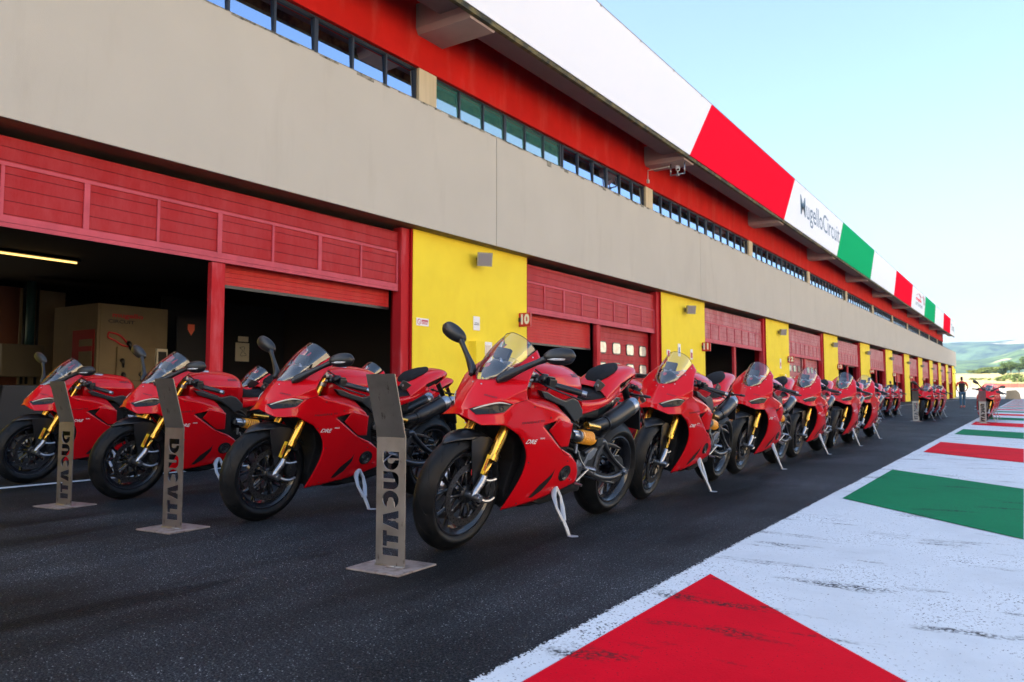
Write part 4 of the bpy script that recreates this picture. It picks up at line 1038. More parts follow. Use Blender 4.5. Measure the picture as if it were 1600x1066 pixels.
SHUT = {-2: (.5, .5), -1: (2.94, 2.50), 0: (2.10, -1), 1: (2.94, 2.94), 2: (-1, -1), 3: (2.94, 2.8), 4: (2.9, 2.9), 5: (2.94, 2.0), 6: (2.2, 2.2), 7: (2.94, 2.94), 8: (2.9, 2.9), 9: (2.94, 2.94), 10: (2.9, 2.9)}
for k in range(-2, 11):
    d0 = 15.78+GP*(k-0)+0.0 if False else 3.13+GP*(k+1)-0.0
    d0 = 15.78+GP*k; d1 = 24.21+GP*k                # opening between piers
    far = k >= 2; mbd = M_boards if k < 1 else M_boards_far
    # reveals at the far side of the opening, red
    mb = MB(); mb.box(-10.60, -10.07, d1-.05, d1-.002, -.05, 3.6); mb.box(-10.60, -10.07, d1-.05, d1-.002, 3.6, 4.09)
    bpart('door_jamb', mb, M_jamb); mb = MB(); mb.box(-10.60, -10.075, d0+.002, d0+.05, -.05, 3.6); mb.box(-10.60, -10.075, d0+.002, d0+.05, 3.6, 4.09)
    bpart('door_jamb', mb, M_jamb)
    hd = MB(); y0, y1 = d0+.055, d1-.30
    hd.box(-10.30, -10.21, y0, y1, 2.90, 3.6); hd.box(-10.30, -10.21, y0, y1, 3.6, 3.985)
    H = bpart('overhead_door', hd, mbd); lt = MB(); lt.box(-10.66, -10.62, d0, d1, 3.3, 3.6); lt.box(-10.66, -10.62, d0, d1, 3.6, 4.088); bpart('gap_shade_backing', lt, M_dark)  # dark backing added so the gap above the header reads as deep shade
    fr = MB(); fr.box(-10.208, -10.185, y0, y1, 2.86, 2.945); fr.box(-10.206, -10.183, y0, y1, 2.80, 2.855); fr.box(-10.208, -10.19, y0, y1, 3.555, 3.60)
    n = 8
    for i in range(n+1):
        yy = y0+(y1-y0)*i/n; w = .075 if i in (0, 2, 4, 6, 8) else .04
        a, b = max(y0, yy-w/2), min(y1, yy+w/2)
        fr.box(-10.207, -10.188, a, b, 2.947, 3.553)
    bpart('door_frame', fr, M_redpale, H)
    mb = MB(); mb.box(-10.30, -10.20, (y0+y1)/2-.115, (y0+y1)/2+.115, -.05, 2.79); bpart('door_post', mb, M_redframe); mb = MB(); mb.box(-10.34, -10.12, y1+.02, d1-.055, -.05, 3.6); mb.box(-10.34, -10.12, y1+.02, d1-.055, 3.6, 4.08); bpart('door_post', mb, M_redframe)
    for j, zb in enumerate(SHUT[k]):
        a = y0+.01 if j == 0 else (y0+y1)/2+.125; b = (y0+y1)/2-.125 if j == 0 else y1-.01
        s = MB()
        if zb > 0:
            s.box(-10.46, -10.42, a, b, zb, 3.3)
            S = bpart('roller_shutter', s, M_shut)
            q = MB(); q.box(-10.47, -10.41, a, b, zb-.05, zb-.002); bpart('rubber_seal', q, M_black, S)
        else:
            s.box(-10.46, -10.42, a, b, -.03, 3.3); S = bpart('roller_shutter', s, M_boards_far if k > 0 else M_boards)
            for r_ in range(2):
                for c in range(4):
                    yy = a+(b-a)*(c+.5)/4; zz = 2.18-.62*r_
                    q = MB(); q.prism([(y, z) for y, z in rrect(yy, zz, .56, .37, .10)], -10.42, -10.400, axis='x')
                    q2 = MB(); q2.prism([(y, z) for y, z in rrect(yy, zz, .49, .30, .085)], -10.41, -10.394, axis='x')
                    Wd = bpart('shutter_window', q, M_black, S); bpart('window_pane', q2, mat_pane, Wd) if False else bpart('window_pane', q2, M_pane if 'M_pane' in globals() else M_paper, Wd)
# interior shell: floor, ceiling, back wall, partitions
mb = MB()
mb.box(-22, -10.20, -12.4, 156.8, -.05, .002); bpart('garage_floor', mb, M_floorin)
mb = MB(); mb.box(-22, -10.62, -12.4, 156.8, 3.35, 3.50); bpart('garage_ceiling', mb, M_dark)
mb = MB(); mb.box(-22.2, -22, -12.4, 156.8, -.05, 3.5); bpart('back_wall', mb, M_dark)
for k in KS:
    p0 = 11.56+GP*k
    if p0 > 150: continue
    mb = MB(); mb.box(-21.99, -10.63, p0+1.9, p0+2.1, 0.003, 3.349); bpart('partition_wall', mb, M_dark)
mb = MB(); mb.box(-22.0, -9.99, 156.82, 157.0, -.05, 4.0); bpart('end_wall', mb, M_yellow_w)
# upper floor
mb = MB()
for i in range(26):
    y0 = -12.4+i*(135+12.4)/26; y1 = -12.4+(i+1)*(135+12.4)/26
    mb.add([(x, yy, z) for x, z in ((-10.06, 7.47), (-10.06, 10.2), (-10.30, 10.2), (-10.30, 7.47)) for yy in (y0, y1)], [(0, 1, 3, 2), (2, 3, 5, 4), (6, 7, 1, 0)])
bpart('upper_wall', mb, M_redwall)
mb = MB(); mb.add([(x, y, z) for x, y in ((-10.12, 134.9), (-24, 134.9)) for z in (4.1, 10.2)], [(0, 1, 3, 2)]); mb.add([(x, y, 10.3) for x in (-8.7, -24) for y in (-12, 137)], [(0, 1, 3, 2)]); bpart('rear_mass', mb, M_redwall, fix=False)
WP = 11.37
for k in range(-2, 11):
    c0 = 11.72+WP*k; c1 = 12.28+WP*k
    if c1 > 135: break
    mb = MB(); mb.box(-10.40, -10.08, c0, c1, 6.25, 7.468); bpart('pillar', mb, M_cream)
    w0, w1 = c1+.004, c1+WP-.564
    if w1 > 135: w1 = 134.9
    half = (w0+w1)/2
    for hi_, (a, b) in enumerate(((w0, half-.03), (half+.03, w1))):
        g = MB(); g.add([(-10.158, a, 6.25), (-10.158, b, 6.25), (-10.202, b, 7.466), (-10.202, a, 7.466)], [(0, 1, 2, 3)])
        green = (k == 0 and hi_ == 0)
        G = bpart('window', g, M_wgreen if green else M_wglass, fix=False)
        f = MB(); f.box(-10.24, -10.14, a, b, 7.435, 7.464)
        for i in range(7):
            yy = a+(b-a)*i/6; ww = .055 if i in (0, 6) else (.045 if i == 3 else .024)
            f.box(-10.24, -10.147, max(a, yy-ww), min(b, yy+ww), 6.26, 7.434)
        bpart('window_frame', f, M_winframe, G)
# canopy: soffit boxes between beams, beams, edge and flag fascia
FX = -8.6
for k in range(-2, 12):
    b0 = 11.58+WP*k; b1 = b0+.90
    if b1 > 136: break
    mb = MB()
    prof = [(b0, 8.75), (b0, 8.24), (b0+.07, 8.125), (b1-.04, 8.125), (b1, 8.16), (b1, 8.75)]
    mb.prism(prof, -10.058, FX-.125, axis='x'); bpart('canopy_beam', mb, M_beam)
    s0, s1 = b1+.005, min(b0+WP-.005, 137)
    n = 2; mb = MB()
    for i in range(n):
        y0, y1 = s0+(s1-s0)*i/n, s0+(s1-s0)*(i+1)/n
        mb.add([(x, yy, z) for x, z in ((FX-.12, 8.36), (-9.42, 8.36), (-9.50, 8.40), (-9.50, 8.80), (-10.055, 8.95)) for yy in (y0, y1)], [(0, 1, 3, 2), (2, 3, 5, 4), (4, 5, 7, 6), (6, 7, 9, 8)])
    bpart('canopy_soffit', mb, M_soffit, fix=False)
mb = MB()
for i in range(26):
    y0 = -12.4+i*(137+12.4)/26; y1 = -12.4+(i+1)*(137+12.4)/26
    mb.add([(x, yy, z) for x, z in ((FX-.012, 8.262), (FX-.022, 8.175), (FX-.12, 8.175), (FX-.12, 8.40)) for yy in (y0, y1)], [(0, 1, 3, 2), (2, 3, 5, 4), (4, 5, 7, 6)])
bpart('canopy_edge', mb, M_soffedge, fix=False)
FP = 11.60
seq = {-3: M_fgreen, -2: M_fwhite, -1: M_fred, 0: M_fwhite}
cols = ['white', 'red', 'white', 'green', 'white', 'red', 'white', 'green', 'white', 'red', 'white']
y = 23.15-FP*3; cs = ['green', 'white', 'white'] + cols[1:]
edges = [23.15+FP*(i-1) for i in range(0, 12)]      # bottom seams
names_ = ['white', 'red', 'white', 'green', 'white', 'red', 'white', 'green', 'white', 'red', 'white']
mm = {'white': M_fwhite, 'red': M_fred, 'green': M_fgreen}
z0f, z1f = 8.27, 10.60
def fpanel(ya, yb, m, first=False, last=False):
    mb = MB(); n = 4; sl_ = 2.2
    for x in (FX,):
        for i in range(n):
            t0, t1 = i/n, (i+1)/n
            q = []
            for t in (t0, t1):
                yy0 = ya+(yb-ya)*t; sh0 = sl_*((0 if first else 1)*(1-t)+(0 if last else 1)*t)
                q += [(x, yy0, z0f), (x, yy0+sh0, z1f)]
            mb.add(q, [(0, 2, 3, 1)])
    o = bpart('fascia_panel', mb, m, fix=False)
    md = o.modifiers.new('t', 'SOLIDIFY'); md.thickness = .03; md.offset = 0; bake(o)
fpanel(-12.4, 23.15, M_fwhite, first=True)
for i in range(1, 11):
    a = 23.15+FP*(i-1); b = a+FP
    if i == 10: b = 137.0
    if a > 136: break
    fpanel(a+.004, b-.004, mm[names_[i]], last=(i == 10))
# top flashing
mb = MB()
for i in range(26):
    y0 = -12.4+i*(137+12.4)/26; y1 = -12.4+(i+1)*(137+12.4)/26
    mb.add([(x, yy, z) for x, z in ((FX+.02, 10.605), (FX+.02, 10.625), (FX-.10, 10.63), (FX-.10, 10.605)) for yy in (y0, y1)], [(0, 1, 3, 2), (2, 3, 5, 4), (4, 5, 7, 6), (6, 7, 1, 0)])
bpart('roof_flashing', mb, mat('flashing', (.25, .23, .20), rough=.6))
mb = MB()
for i in range(60):
    yy = -10+i*2.45; mb.box(FX+.018, FX+.03, yy, yy+.05, 10.56, 10.64)
bpart('flashing_clips', mb, MATS['flashing'])
# lettering on the fascia
def facade_text(txt, y0, y1, zb, zt, x, m, name='lettering', parent=PB, off=.0, fit=True):
    vs, fs = text_mesh(txt, 1.0, off)
    xs_ = [v.x for v in vs]; ys_ = [v.y for v in vs]; x0, x1 = min(xs_), max(xs_); b0, b1 = min(ys_), max(ys_)
    mb = MB(); mb.add([(x, y0+(v.x-x0)/(x1-x0)*(y1-y0), zb+(v.y-b0)/(b1-b0)*(zt-zb)) for v in vs], fs)
    return bpart(name, mb, m, parent, fix=False)
facade_text('MugelloCircuit', 37.9, 47.3, 8.80, 10.10, FX+.018, M_fnavy, off=.004)
facade_text('mugello', 85.5, 90.5, 9.3, 9.8, FX+.018, M_fred, off=.03)
facade_text('AUTODROMO', 85.0, 91.2, 8.85, 9.2, FX+.018, M_fnavy, off=.02)
facade_text('Circuit', 130.6, 136.0, 9.0, 10.0, FX+.018, M_fnavy, off=.02)
mb = MB(); mb.tube([(FX+.017, 86, 9.9), (FX+.017, 88, 10.2), (FX+.017, 90, 9.95), (FX+.017, 92.4, 10.3), (FX+.017, 92.6, 9.4)], .07, seg=5, sub=4, sq=(1, .1)); bpart('circuit_outline', mb, M_redpale)
# ------------------------------------------------------------------ fittings on the building: each a thing
def at_root(name, x, y, z, rz=0):
    return empty(name, (x, y, z), rz)
ORD = ['first', 'second', 'third', 'fourth', 'fifth', 'sixth', 'seventh', 'eighth', 'ninth', 'tenth', 'eleventh', 'twelfth', 'thirteenth']
# projecting number signs
for k in range(-1, 11):
    yy = 15.45+GP*k; n = str(10+k)
    if k == -1: continue
    S = at_root('number_sign', -9.90, yy, 2.56)
    tag(S, 'small square red garage sign with the white number %s, on the pier edge' % n, 'sign', 'garage number signs')
    MB().bbox(-.165, .17, -.03, .03, -.165, .165, .006).build('sign_box', M_signred, S)
    vs, fs = text_mesh(n, .34, .018)
    MB().add([(v.x*.80, -.032, v.y*.92) for v in vs], fs).build('digits', M_signwhite, S, fix=False)
    MB().add([(-v.x*.80, .032, v.y*.92) for v in vs], fs).build('digits', M_signwhite, S, fix=False)
    MB().bbox(-.16, -.10, -.05, .05, -.05, .05, .004).build('bracket', M_dgrey, S)
# flood lamps under the parapet, one a pier
for k in range(0, 12):
    yy = 13.75+GP*k
    if yy > 155.9: yy = 155.6
    L_ = at_root('flood_lamp', -9.95, yy, tz(yy, 3.78)+(.0))
    where = {0: 'nearest, on the wide yellow pier before garage 10', 1: 'on the yellow pier before garage 11', 2: 'on the yellow pier before garage 12'}.get(k, 'on the yellow pier before garage %d' % (10+k) if k < 11 else 'on the last pier at the far corner')
    tag(L_, 'beige box flood lamp under the parapet, '+where, 'lamp', 'flood lamps on the piers')
    M = Matrix.Rotation(R(-38), 4, 'Z') @ Matrix.Rotation(R(12), 4, 'Y')
    b = MB(); b.loft([[M @ Vector(p) for p in q] for q in (
        [(-.02, -.08, -.07), (-.02, .08, -.07), (-.02, .08, .07), (-.02, -.08, .07)], [(.06, -.13, -.11), (.06, .13, -.11), (.06, .13, .12), (.06, -.13, .12)],
        [(.22, -.17, -.15), (.22, .17, -.15), (.22, .17, .15), (.22, -.17, .15)], [(.25, -.17, -.15), (.25, .17, -.15), (.25, .17, .15), (.25, -.17, .15)])], close=True, caps=True, smooth=False); b.build('housing', M_floodbody, L_)
    g = MB(); g.box(.251, .256, -.145, .145, -.125, .125, M=M); g.build('lens', M_floodglass, L_)
    a = MB(); a.tube([(-.11, 0, -.02), (-.04, 0, -.06), (.0, 0, -.05)], .022, seg=8); a.bbox(-.115, -.09, -.05, .05, -.09, .05, .004); a.tube([M @ Vector((.05, -.15, 0)), (-.05, 0, -.07), M @ Vector((.05, .15, 0))], .012, seg=6); a.build('bracket', mat('rusty_bracket', (.30, .17, .05), rough=.8) if 'rusty_bracket' not in MATS else MATS['rusty_bracket'], L_)
    if k < 3:
        p = MB(); p.box(-.05, .13, -.75, .45, .30, .306); p.build('mounting_panel', MATS['lower_soffit'], L_) if False else None
# cctv camera with frame under the second canopy beam
CT = at_root('cctv_camera', -9.12, 23.15, 8.12); tag(CT, 'white security camera in a steel hanging frame under the canopy beam', 'camera')
b = MB(); b.tube([(.35, 0, .08), (.35, 0, -.30)], .022, seg=8); b.tube([(-.12, 0, .08), (-.12, 0, -.30)], .022, seg=8); b.tube([(.35, 0, -.29), (-.12, 0, -.29)], .022, seg=8); b.tube([(.12, 0, -.33), (.12, 0, -.27)], .06, seg=10); b.build('hanging_frame', M_alu, CT)
b = MB(); Mx = Matrix.Translation((.12, 0, -.10)) @ Matrix.Rotation(R(-60), 4, 'Z') @ Matrix.Rotation(R(32), 4, 'Y'); b.bbox(-.13, .12, -.055, .055, -.05, .05, .02, M=Mx); b.bbox(-.14, .15, -.065, .065, .045, .06, .004, M=Mx); b.tube([(.12, 0, -.27), (.12, 0, -.13)], .02, seg=8); b.build('camera_body', M_signwhite, CT)
b = MB(); b.lathe([(.0001, 0), (.035, 0), (.038, -.01)], axis='z', seg=14, M=Mx @ Matrix.Translation((.122, 0, 0)) @ Matrix.Rotation(R(90), 4, 'Y')); b.build('camera_lens', M_gloss, CT)
b = MB(); b.tube([(-.12, 0, .01), (-.90, 0, .0), (-.91, 0, -.35)], .018, seg=8); b.bbox(-.97, -.87, -.04, .04, -.42, -.30, .01); b.build('conduit', M_wire, CT)
# notices and meter boxes on the yellow piers
def notice(x, y, z, w, h, label, draw, mbase=None):
    N = at_root('notice', x, y, z); tag(N, label, 'notice')
    MB().box(0, .006, -w/2, w/2, -h/2, h/2).build('plate', mbase or M_signwhite, N)
    draw(N)
def d_nosmoke(N):
    m = MB(); m.lathe([(.045, .007), (.058, .007)], (0, -.11, 0), axis='x', seg=24); m.v = [(abs(x), y, z) for x, y, z in m.v]; m.add([(.0075, -.15, .035), (.0075, -.142, .042), (.0075, -.07, -.035), (.0075, -.078, -.042)], [(0, 1, 2, 3)]); m.build('symbol', M_signred, N, fix=False)
    m = MB(); m.box(.0062, .0072, -.035, .17, .012, .048); m.box(.0062, .0072, -.035, .17, -.012, .002); m.box(.0062, .0072, -.035, .15, -.040, -.024); m.build('text_lines', M_redpale, N)
notice(-10.052, 11.85, 2.23, .38, .155, 'small white and red no-smoking notice on the nearest yellow pier', d_nosmoke)
def d_lines(N):
    m = MB(); m.box(.0062, .0072, -.075, .075, .0, .014); m.box(.0062, .0072, -.09, .09, -.035, -.020); m.build('text_lines', M_dgrey, N)
notice(-10.052, 13.69, 2.345, .24, .31, 'upright white paper notice above the meter box on the nearest yellow pier', d_lines)
def d_blue(N): MB().box(.0062, .0072, -.07, .07, -.12, .10).build('symbol', M_signblue, N)
notice(-10.052, 25.75, 2.33, .24, .44, 'white and blue notice on the yellow pier left of garage 11', d_blue)
def d_redn(N): MB().box(.0062, .0072, -.08, .08, -.14, .06).build('symbol', M_redpale, N)
notice(-10.052, 26.95, 2.23, .22, .38, 'white and red upright notice on the yellow pier left of garage 11', d_redn)
notice(-10.052, 24.75, 2.20, .30, .18, 'small pinkish notice beside the door edge of garage 10', d_redn)
notice(-10.052, 39.3, 2.3, .25, .5, 'pale notice on the yellow pier between garages 11 and 12', d_redn)
for i, (yy, z) in enumerate(((13.75, 1.72), (39.4, 1.55), (64.6, 1.5))):
    Bx = at_root('meter_box', -10.06, yy, z); tag(Bx, ['yellow meter box with a white-framed window on the nearest yellow pier', 'yellow box on the pier left of garage 12', 'yellow box on the pier left of garage 14'][i], 'box', 'meter boxes on the piers')
    MB().bbox(.002, .20, -.33, .0, -.30, .22, .006).build('housing', M_yellow_w, Bx)
    MB().bbox(.002, .16, .004, .33, -.30, .22, .006).build('window_frame', M_signwhite, Bx); MB().box(.161, .164, .06, .28, -.24, .15).build('glass', M_floodglass, Bx)
# ------------------------------------------------------------------ inside garage 9
tl = at_root('ceiling_lamp', -15.0, 6.85, 3.30); tag(tl, 'lit fluorescent strip lamp under the ceiling of the open left garage', 'lamp')
MB().bbox(-.08, .08, -.70, .70, .0, .045, .01).build('lamp_housing', M_dgrey, tl); MB().tube([(0, -.66, -.018), (0, .66, -.018)], .017, seg=8).build('tube', M_lampon, tl)
RM = at_root('cabin', -16.6, 8.9, 0); tag(RM, 'beige partition cabin with a doorway inside the open left garage', 'cabin')
MB().box(-.085, 1.60, -.95, -.90, .003, 2.56).build('side_wall', M_inbeige, RM); MB().box(1.55, 1.60, -.895, .52, .003, 2.56).build('front_wall', M_inbeige, RM)
MB().box(.70, 1.52, -.965, -.952, .003, 2.05).build('door_frame', mat('maroon_paint', (.30, .008, .010), rough=.6, spec=.1), RM)
MB().box(.98, 1.47, -.975, -.967, .003, 1.86).build('doorway', M_inbeige, RM)
b = MB(); b.box(.98, 1.47, -.981, -.977, 1.62, 1.72); b.build('door_stripe', MATS['maroon_paint'], RM)
def in_text(txt, x, y0, y1, z0, z1, m, root, off=.01):
    vs, fs = text_mesh(txt, 1.0, off); a0, a1 = min(v.x for v in vs), max(v.x for v in vs); b0, b1 = min(v.y for v in vs), max(v.y for v in vs)
    return MB().add([(x, y0+(v.x-a0)/(a1-a0)*(y1-y0), z0+(v.y-b0)/(b1-b0)*(z1-z0)) for v in vs], fs).build('lettering', m, root, fix=False)
lg = at_root('wall_logo', -14.99, 8.53, 2.24); tag(lg, 'red mugello lettering with a dark outline mark on the beige cabin wall', 'sign')
in_text('mugello', .006, -.30, .34, .04, .16, M_signred, lg, .03); in_text('CIRCUIT', .006, -.38, .16, -.05, .02, M_black, lg, .03)
cm = at_root('track_map', -14.99, 8.42, 1.86); tag(cm, 'red outline map of the race track on the cabin wall', 'sign')
MB().tube([(.008, -.25, .14), (.008, -.05, .10), (.008, .10, -.02), (.008, .16, -.12), (.008, .02, -.10), (.008, -.12, -.02), (.008, -.26, .04), (.008, -.25, .14)], .018, seg=6, sub=5).build('track_line', M_signred, cm)
sb = at_root('socket_board', -14.99, 8.88, 1.50); tag(sb, 'pale socket board with hanging black plugs on the cabin wall', 'panel')
MB().bbox(0, .05, -.55, .25, -.45, .22, .01).build('board', M_inbeige, sb); MB().bbox(0, .06, .28, .52, -.30, .22, .01).build('screen_box', M_paper, sb); MB().box(.062, .066, .31, .49, -.20, .16).build('screen', M_black, sb)
for yy, zz in ((-.45, -.05), (-.42, -.33), (-.12, .14), (-.05, -.32), (-.32, .30)):
    MB().tube([(.05, yy, zz), (.09, yy, zz-.02), (.08, yy+.02, zz-.14)], [.05, .04, .012], seg=8, sub=2).build('plug', M_black, sb)
dw = at_root('display_wall', -16.2, 14.2, 0); tag(dw, 'black display wall with small white DRE lettering in the right garage bay', 'display wall')
MB().box(0, .05, -4.2, 1.6, .003, 3.0).build('panel', M_blackwall, dw)
in_text('DRE', .056, .08, .62, 2.60, 2.78, mat('dim_white', (.85, .78, .62), rough=.6), dw, .015); in_text('RACE', .056, .78, 1.10, 2.70, 2.78, MATS['maroon_paint'], dw, .015); in_text('TRACK', .056, .78, 1.22, 2.58, 2.66, MATS['maroon_paint'], dw, .015)
pp = at_root('poster', -16.13, 12.15, 1.85); tag(pp, 'cream poster with a line drawing of a circuit on the black display wall', 'poster')
MB().box(0, .006, -.20, .20, -.26, .20).build('sheet', M_paper, pp); MB().box(0, .006, -.13, .17, .23, .36).build('header', M_paper, pp)
MB().tube([(.009, -.08, .08), (.009, .06, .10), (.009, .04, -.02), (.009, .12, -.10), (.009, -.06, -.12), (.009, .0, .0), (.009, -.08, .08)], .005, seg=5, sub=4).build('track_line', M_dgrey, pp)
bk = at_root('banner', -14.93, 9.86, 1.80); tag(bk, 'dark banner with a small red shield beside the red door post', 'banner')
MB().box(0, .03, -.28, .65, -1.7, .62).build('panel', M_blackwall, bk); MB().prism([(-.03, .48), (.13, .48), (.13, .36), (.05, .24), (-.03, .36)], .031, .035, axis='x').build('shield', mat('shield_red', (.85, .16, .08), rough=.5), bk)
bo = at_root('wall_cabinet', -18.2, 8.0, 1.5); tag(bo, 'grey electrical cabinet with pipes on the rear garage wall', 'cabinet')
MB().bbox(0, .3, -.5, .35, -.35, .35, .02).build('cabinet_body', mat('cabinet_grey', (.12, .10, .06), rough=.6), bo); MB().tube([(.15, .1, .35), (.15, .1, 1.75)], .09, seg=10).build('pipe', mat('pipe_teal', (.02, .07, .08), rough=.5), bo)
MB().box(-.02, -.01, -.05, .9, -1.49, 1.6).build('wall_panel', M_inbeige, bo)
for yy in (.02, .12, .30): MB().tube([(.03, yy, -.5), (.03, yy, 1.7)], .03, seg=8).build('conduit', M_dgrey, bo)
rd = at_root('rear_door', -19.0, 5.9, 0); tag(rd, 'rear sectional door with bright rounded windows at the left edge of the garage', 'door')
MB().box(0, .05, -3.2, 2.6, .003, 3.2).build('door_leaf', mat('rear_door_paint', (.20, .07, .035), rough=.6), rd)
for j in range(3):
    for zz in (2.04, 1.56):
        b = MB(); b.prism(rrect(1.70-.85*j, zz, .52, .38, .14), .05, .06, axis='x'); b.build('window_pane', M_litwin, rd)
tb = at_root('draped_table', -11.6, 5.55, 0); tag(tb, 'table under a black cloth with DRE lettering behind the leftmost motorcycle', 'table')
b = MB(); b.prism([(-.95, .003), (-.80, .90), (.80, .90), (.95, .003)], -.35, .35, axis='x', bev=.02); b.build('cloth', M_blackwall, tb); in_text('DRE', .356, -.1, .72, .34, .62, mat('cloth_print', (.30, .28, .27), rough=.7), tb, .0)
chh = at_root('folding_chair', -12.4, 3.75, 0); tag(chh, 'black fabric director chair just inside the garage at the left edge', 'chair')
MB().bbox(-.25, .25, -.25, .25, .60, .64, .01).build('seat', M_black, chh); MB().bbox(-.27, -.24, -.25, .25, .85, 1.08, .01).build('backrest', M_black, chh)
for sx, sy in ((-.25, -.25), (-.25, .25), (.25, -.25), (.25, .25)): MB().tube([(sx, sy, .003), (-sx*.0+sx, sy, 1.05 if sx < 0 else .80)], .014, seg=8).build('leg', M_dgrey, chh)
ws_ = at_root('service_panel', -15.5, 17.35-1.9, 1.55); tag(ws_, 'beige panel with an orange reel and blue air hose inside the open garage', 'panel')
MB().box(-.3, -.29, -.55, 1.0, -1.5, 1.4).build('panel', M_inbeige, ws_); MB().tube([(-.28, -.1, .52), (-.14, -.1, .52)], .20, seg=18).build('hose_reel', mat('reel_orange', (.40, .13, .02), rough=.6), ws_)
MB().tube([(-.13, -.1, .52), (-.12, -.1, .52)], .09, seg=14).build('reel_hub', M_black, ws_); MB().bbox(-.28, -.16, .25, .55, .3, .75, .02).build('control_box', mat('dark_blue', (.01, .03, .06), rough=.5), ws_)
MB().tube([(-.1, .62, 1.7), (-.1, .63, .3), (-.1, .66, -.4), (-.1, .72, -1.1)], .022, seg=8, sub=3).build('air_hose', mat('hose_blue', (.02, .12, .35), rough=.5), ws_)
# ------------------------------------------------------------------ steel display stands
def arc(cx, cy, rx, ry, a0, a1, n=6): return [(cx+rx*math.cos(R(a0+(a1-a0)*i/n)), cy+ry*math.sin(R(a0+(a1-a0)*i/n))) for i in range(n+1)]
LET = {
 'D': [(0, 1)]+arc(.50, .5, .50, .50, 90, -90, 10)+[(.45, 0), (.45, .30)]+arc(.50, .5, .15, .20, -90, 90, 5)+[(.36, .70), (.36, 0), (0, 0)],
 'U': [(0, 1), (.40, 1), (.40, .36), (.44, .28), (.56, .28), (.60, .36), (.60, 1), (1, 1)]+arc(.60, .40, .40, .40, 0, -90, 5)+arc(.40, .40, .40, .40, -90, -180, 5),
 'C': arc(.5, .5, .5, .5, 28, 332, 18)+[(.62, .30), (.58, .36), (.46, .36), (.38, .42), (.38, .58), (.46, .64), (.58, .64), (.62, .70)],
 'A': [(0, 0), (.28, 1), (.72, 1), (1, 0), (.62, 0), (.59, .16), (.53, .16), (.53, .36), (.56, .36), (.50, .66), (.44, .36), (.47, .36), (.47, .16), (.41, .16), (.38, 0)],
 'T': [(0, 1), (1, 1), (1, .70), (.71, .70), (.71, 0), (.29, 0), (.29, .70), (0, .70)],
 'I': [(0, 1), (1, 1), (1, 0), (0, 0)]}
def stand(x, y, rz, label, tone=1.0, width=.165):
    S = at_root('display_stand', x, y, 0, rz); tag(S, label, 'stand', 'steel name stands in front of the motorcycles')
    W = width/2; zb, zt = .010, .585; holes = []
    z = .520; t0, t1 = .047, -.047      # cut so that it reads from the other side
    for ch, w_ in zip('DUCATI', (.083, .079, .080, .086, .070, .034)):
        # rotated clockwise: s runs down, t runs to the right
        holes.append([(t0+(t1-t0)*t, z-w_*s_) for s_, t in LET[ch]]); z -= w_+.0065
    vs, fs = shape_mesh([(-W, zb), (W, zb), (W, zt), (-W, zt)], holes, .006)
    up = MB(); up.add([(v.x, v.z, v.y) for v in vs], fs)
    # bent upper part, leaning towards the viewer's side
    a = R(16); L_ = .295
    q = []
    for t in (0, 1):
        for x_ in (-W, W):
            for n in (-.003, .003): q.append((x_, n*math.cos(a)-t*L_*math.sin(a), zt+.0005+t*L_*math.cos(a)+n*math.sin(a)*-1))
    up.add(q, [(0, 2, 6, 4), (1, 5, 7, 3), (4, 6, 7, 5), (0, 4, 5, 1), (2, 3, 7, 6), (0, 1, 3, 2)])
    up.build('upright_plate', M_ststeel, S, fix=True)
    MB().bbox(-.150, .150, -.125, .145, .002, .010, .002).build('base_plate', M_stbase, S)
    w = MB(); w.tube([(-W, -.006, .010), (W, -.006, .010)], .005, seg=6); w.build('weld', M_ststeel, S)
    return S
M_ststeel = mat('brushed_steel', (.25, .235, .225), rough=.40, metal=.85, var=.14, vscale=9, rvar=.08, streak=((.12, .10, .09), (40, 40, 14), .62, .70))
M_stbase = mat('base_steel', (.32, .28, .27), rough=.55, metal=.6, var=.25, vscale=12, streak=((.18, .13, .11), (18, 18, 8), .50, .66))
stand(-2.40, 2.62, R(3), 'steel name stand in front of the largest, nearest motorcycle')
stand(-4.13, 2.66, R(4), 'steel name stand in front of the second motorcycle from the left')
stand(-5.60, 2.78, R(6), 'steel name stand in front of the leftmost motorcycle')
stand(-2.62, 25.0, R(8), 'far steel name stand left of the walking man')
stand(-.93, 24.0, R(2), 'far steel name stand on the red kerb stripe, right of the walking man')

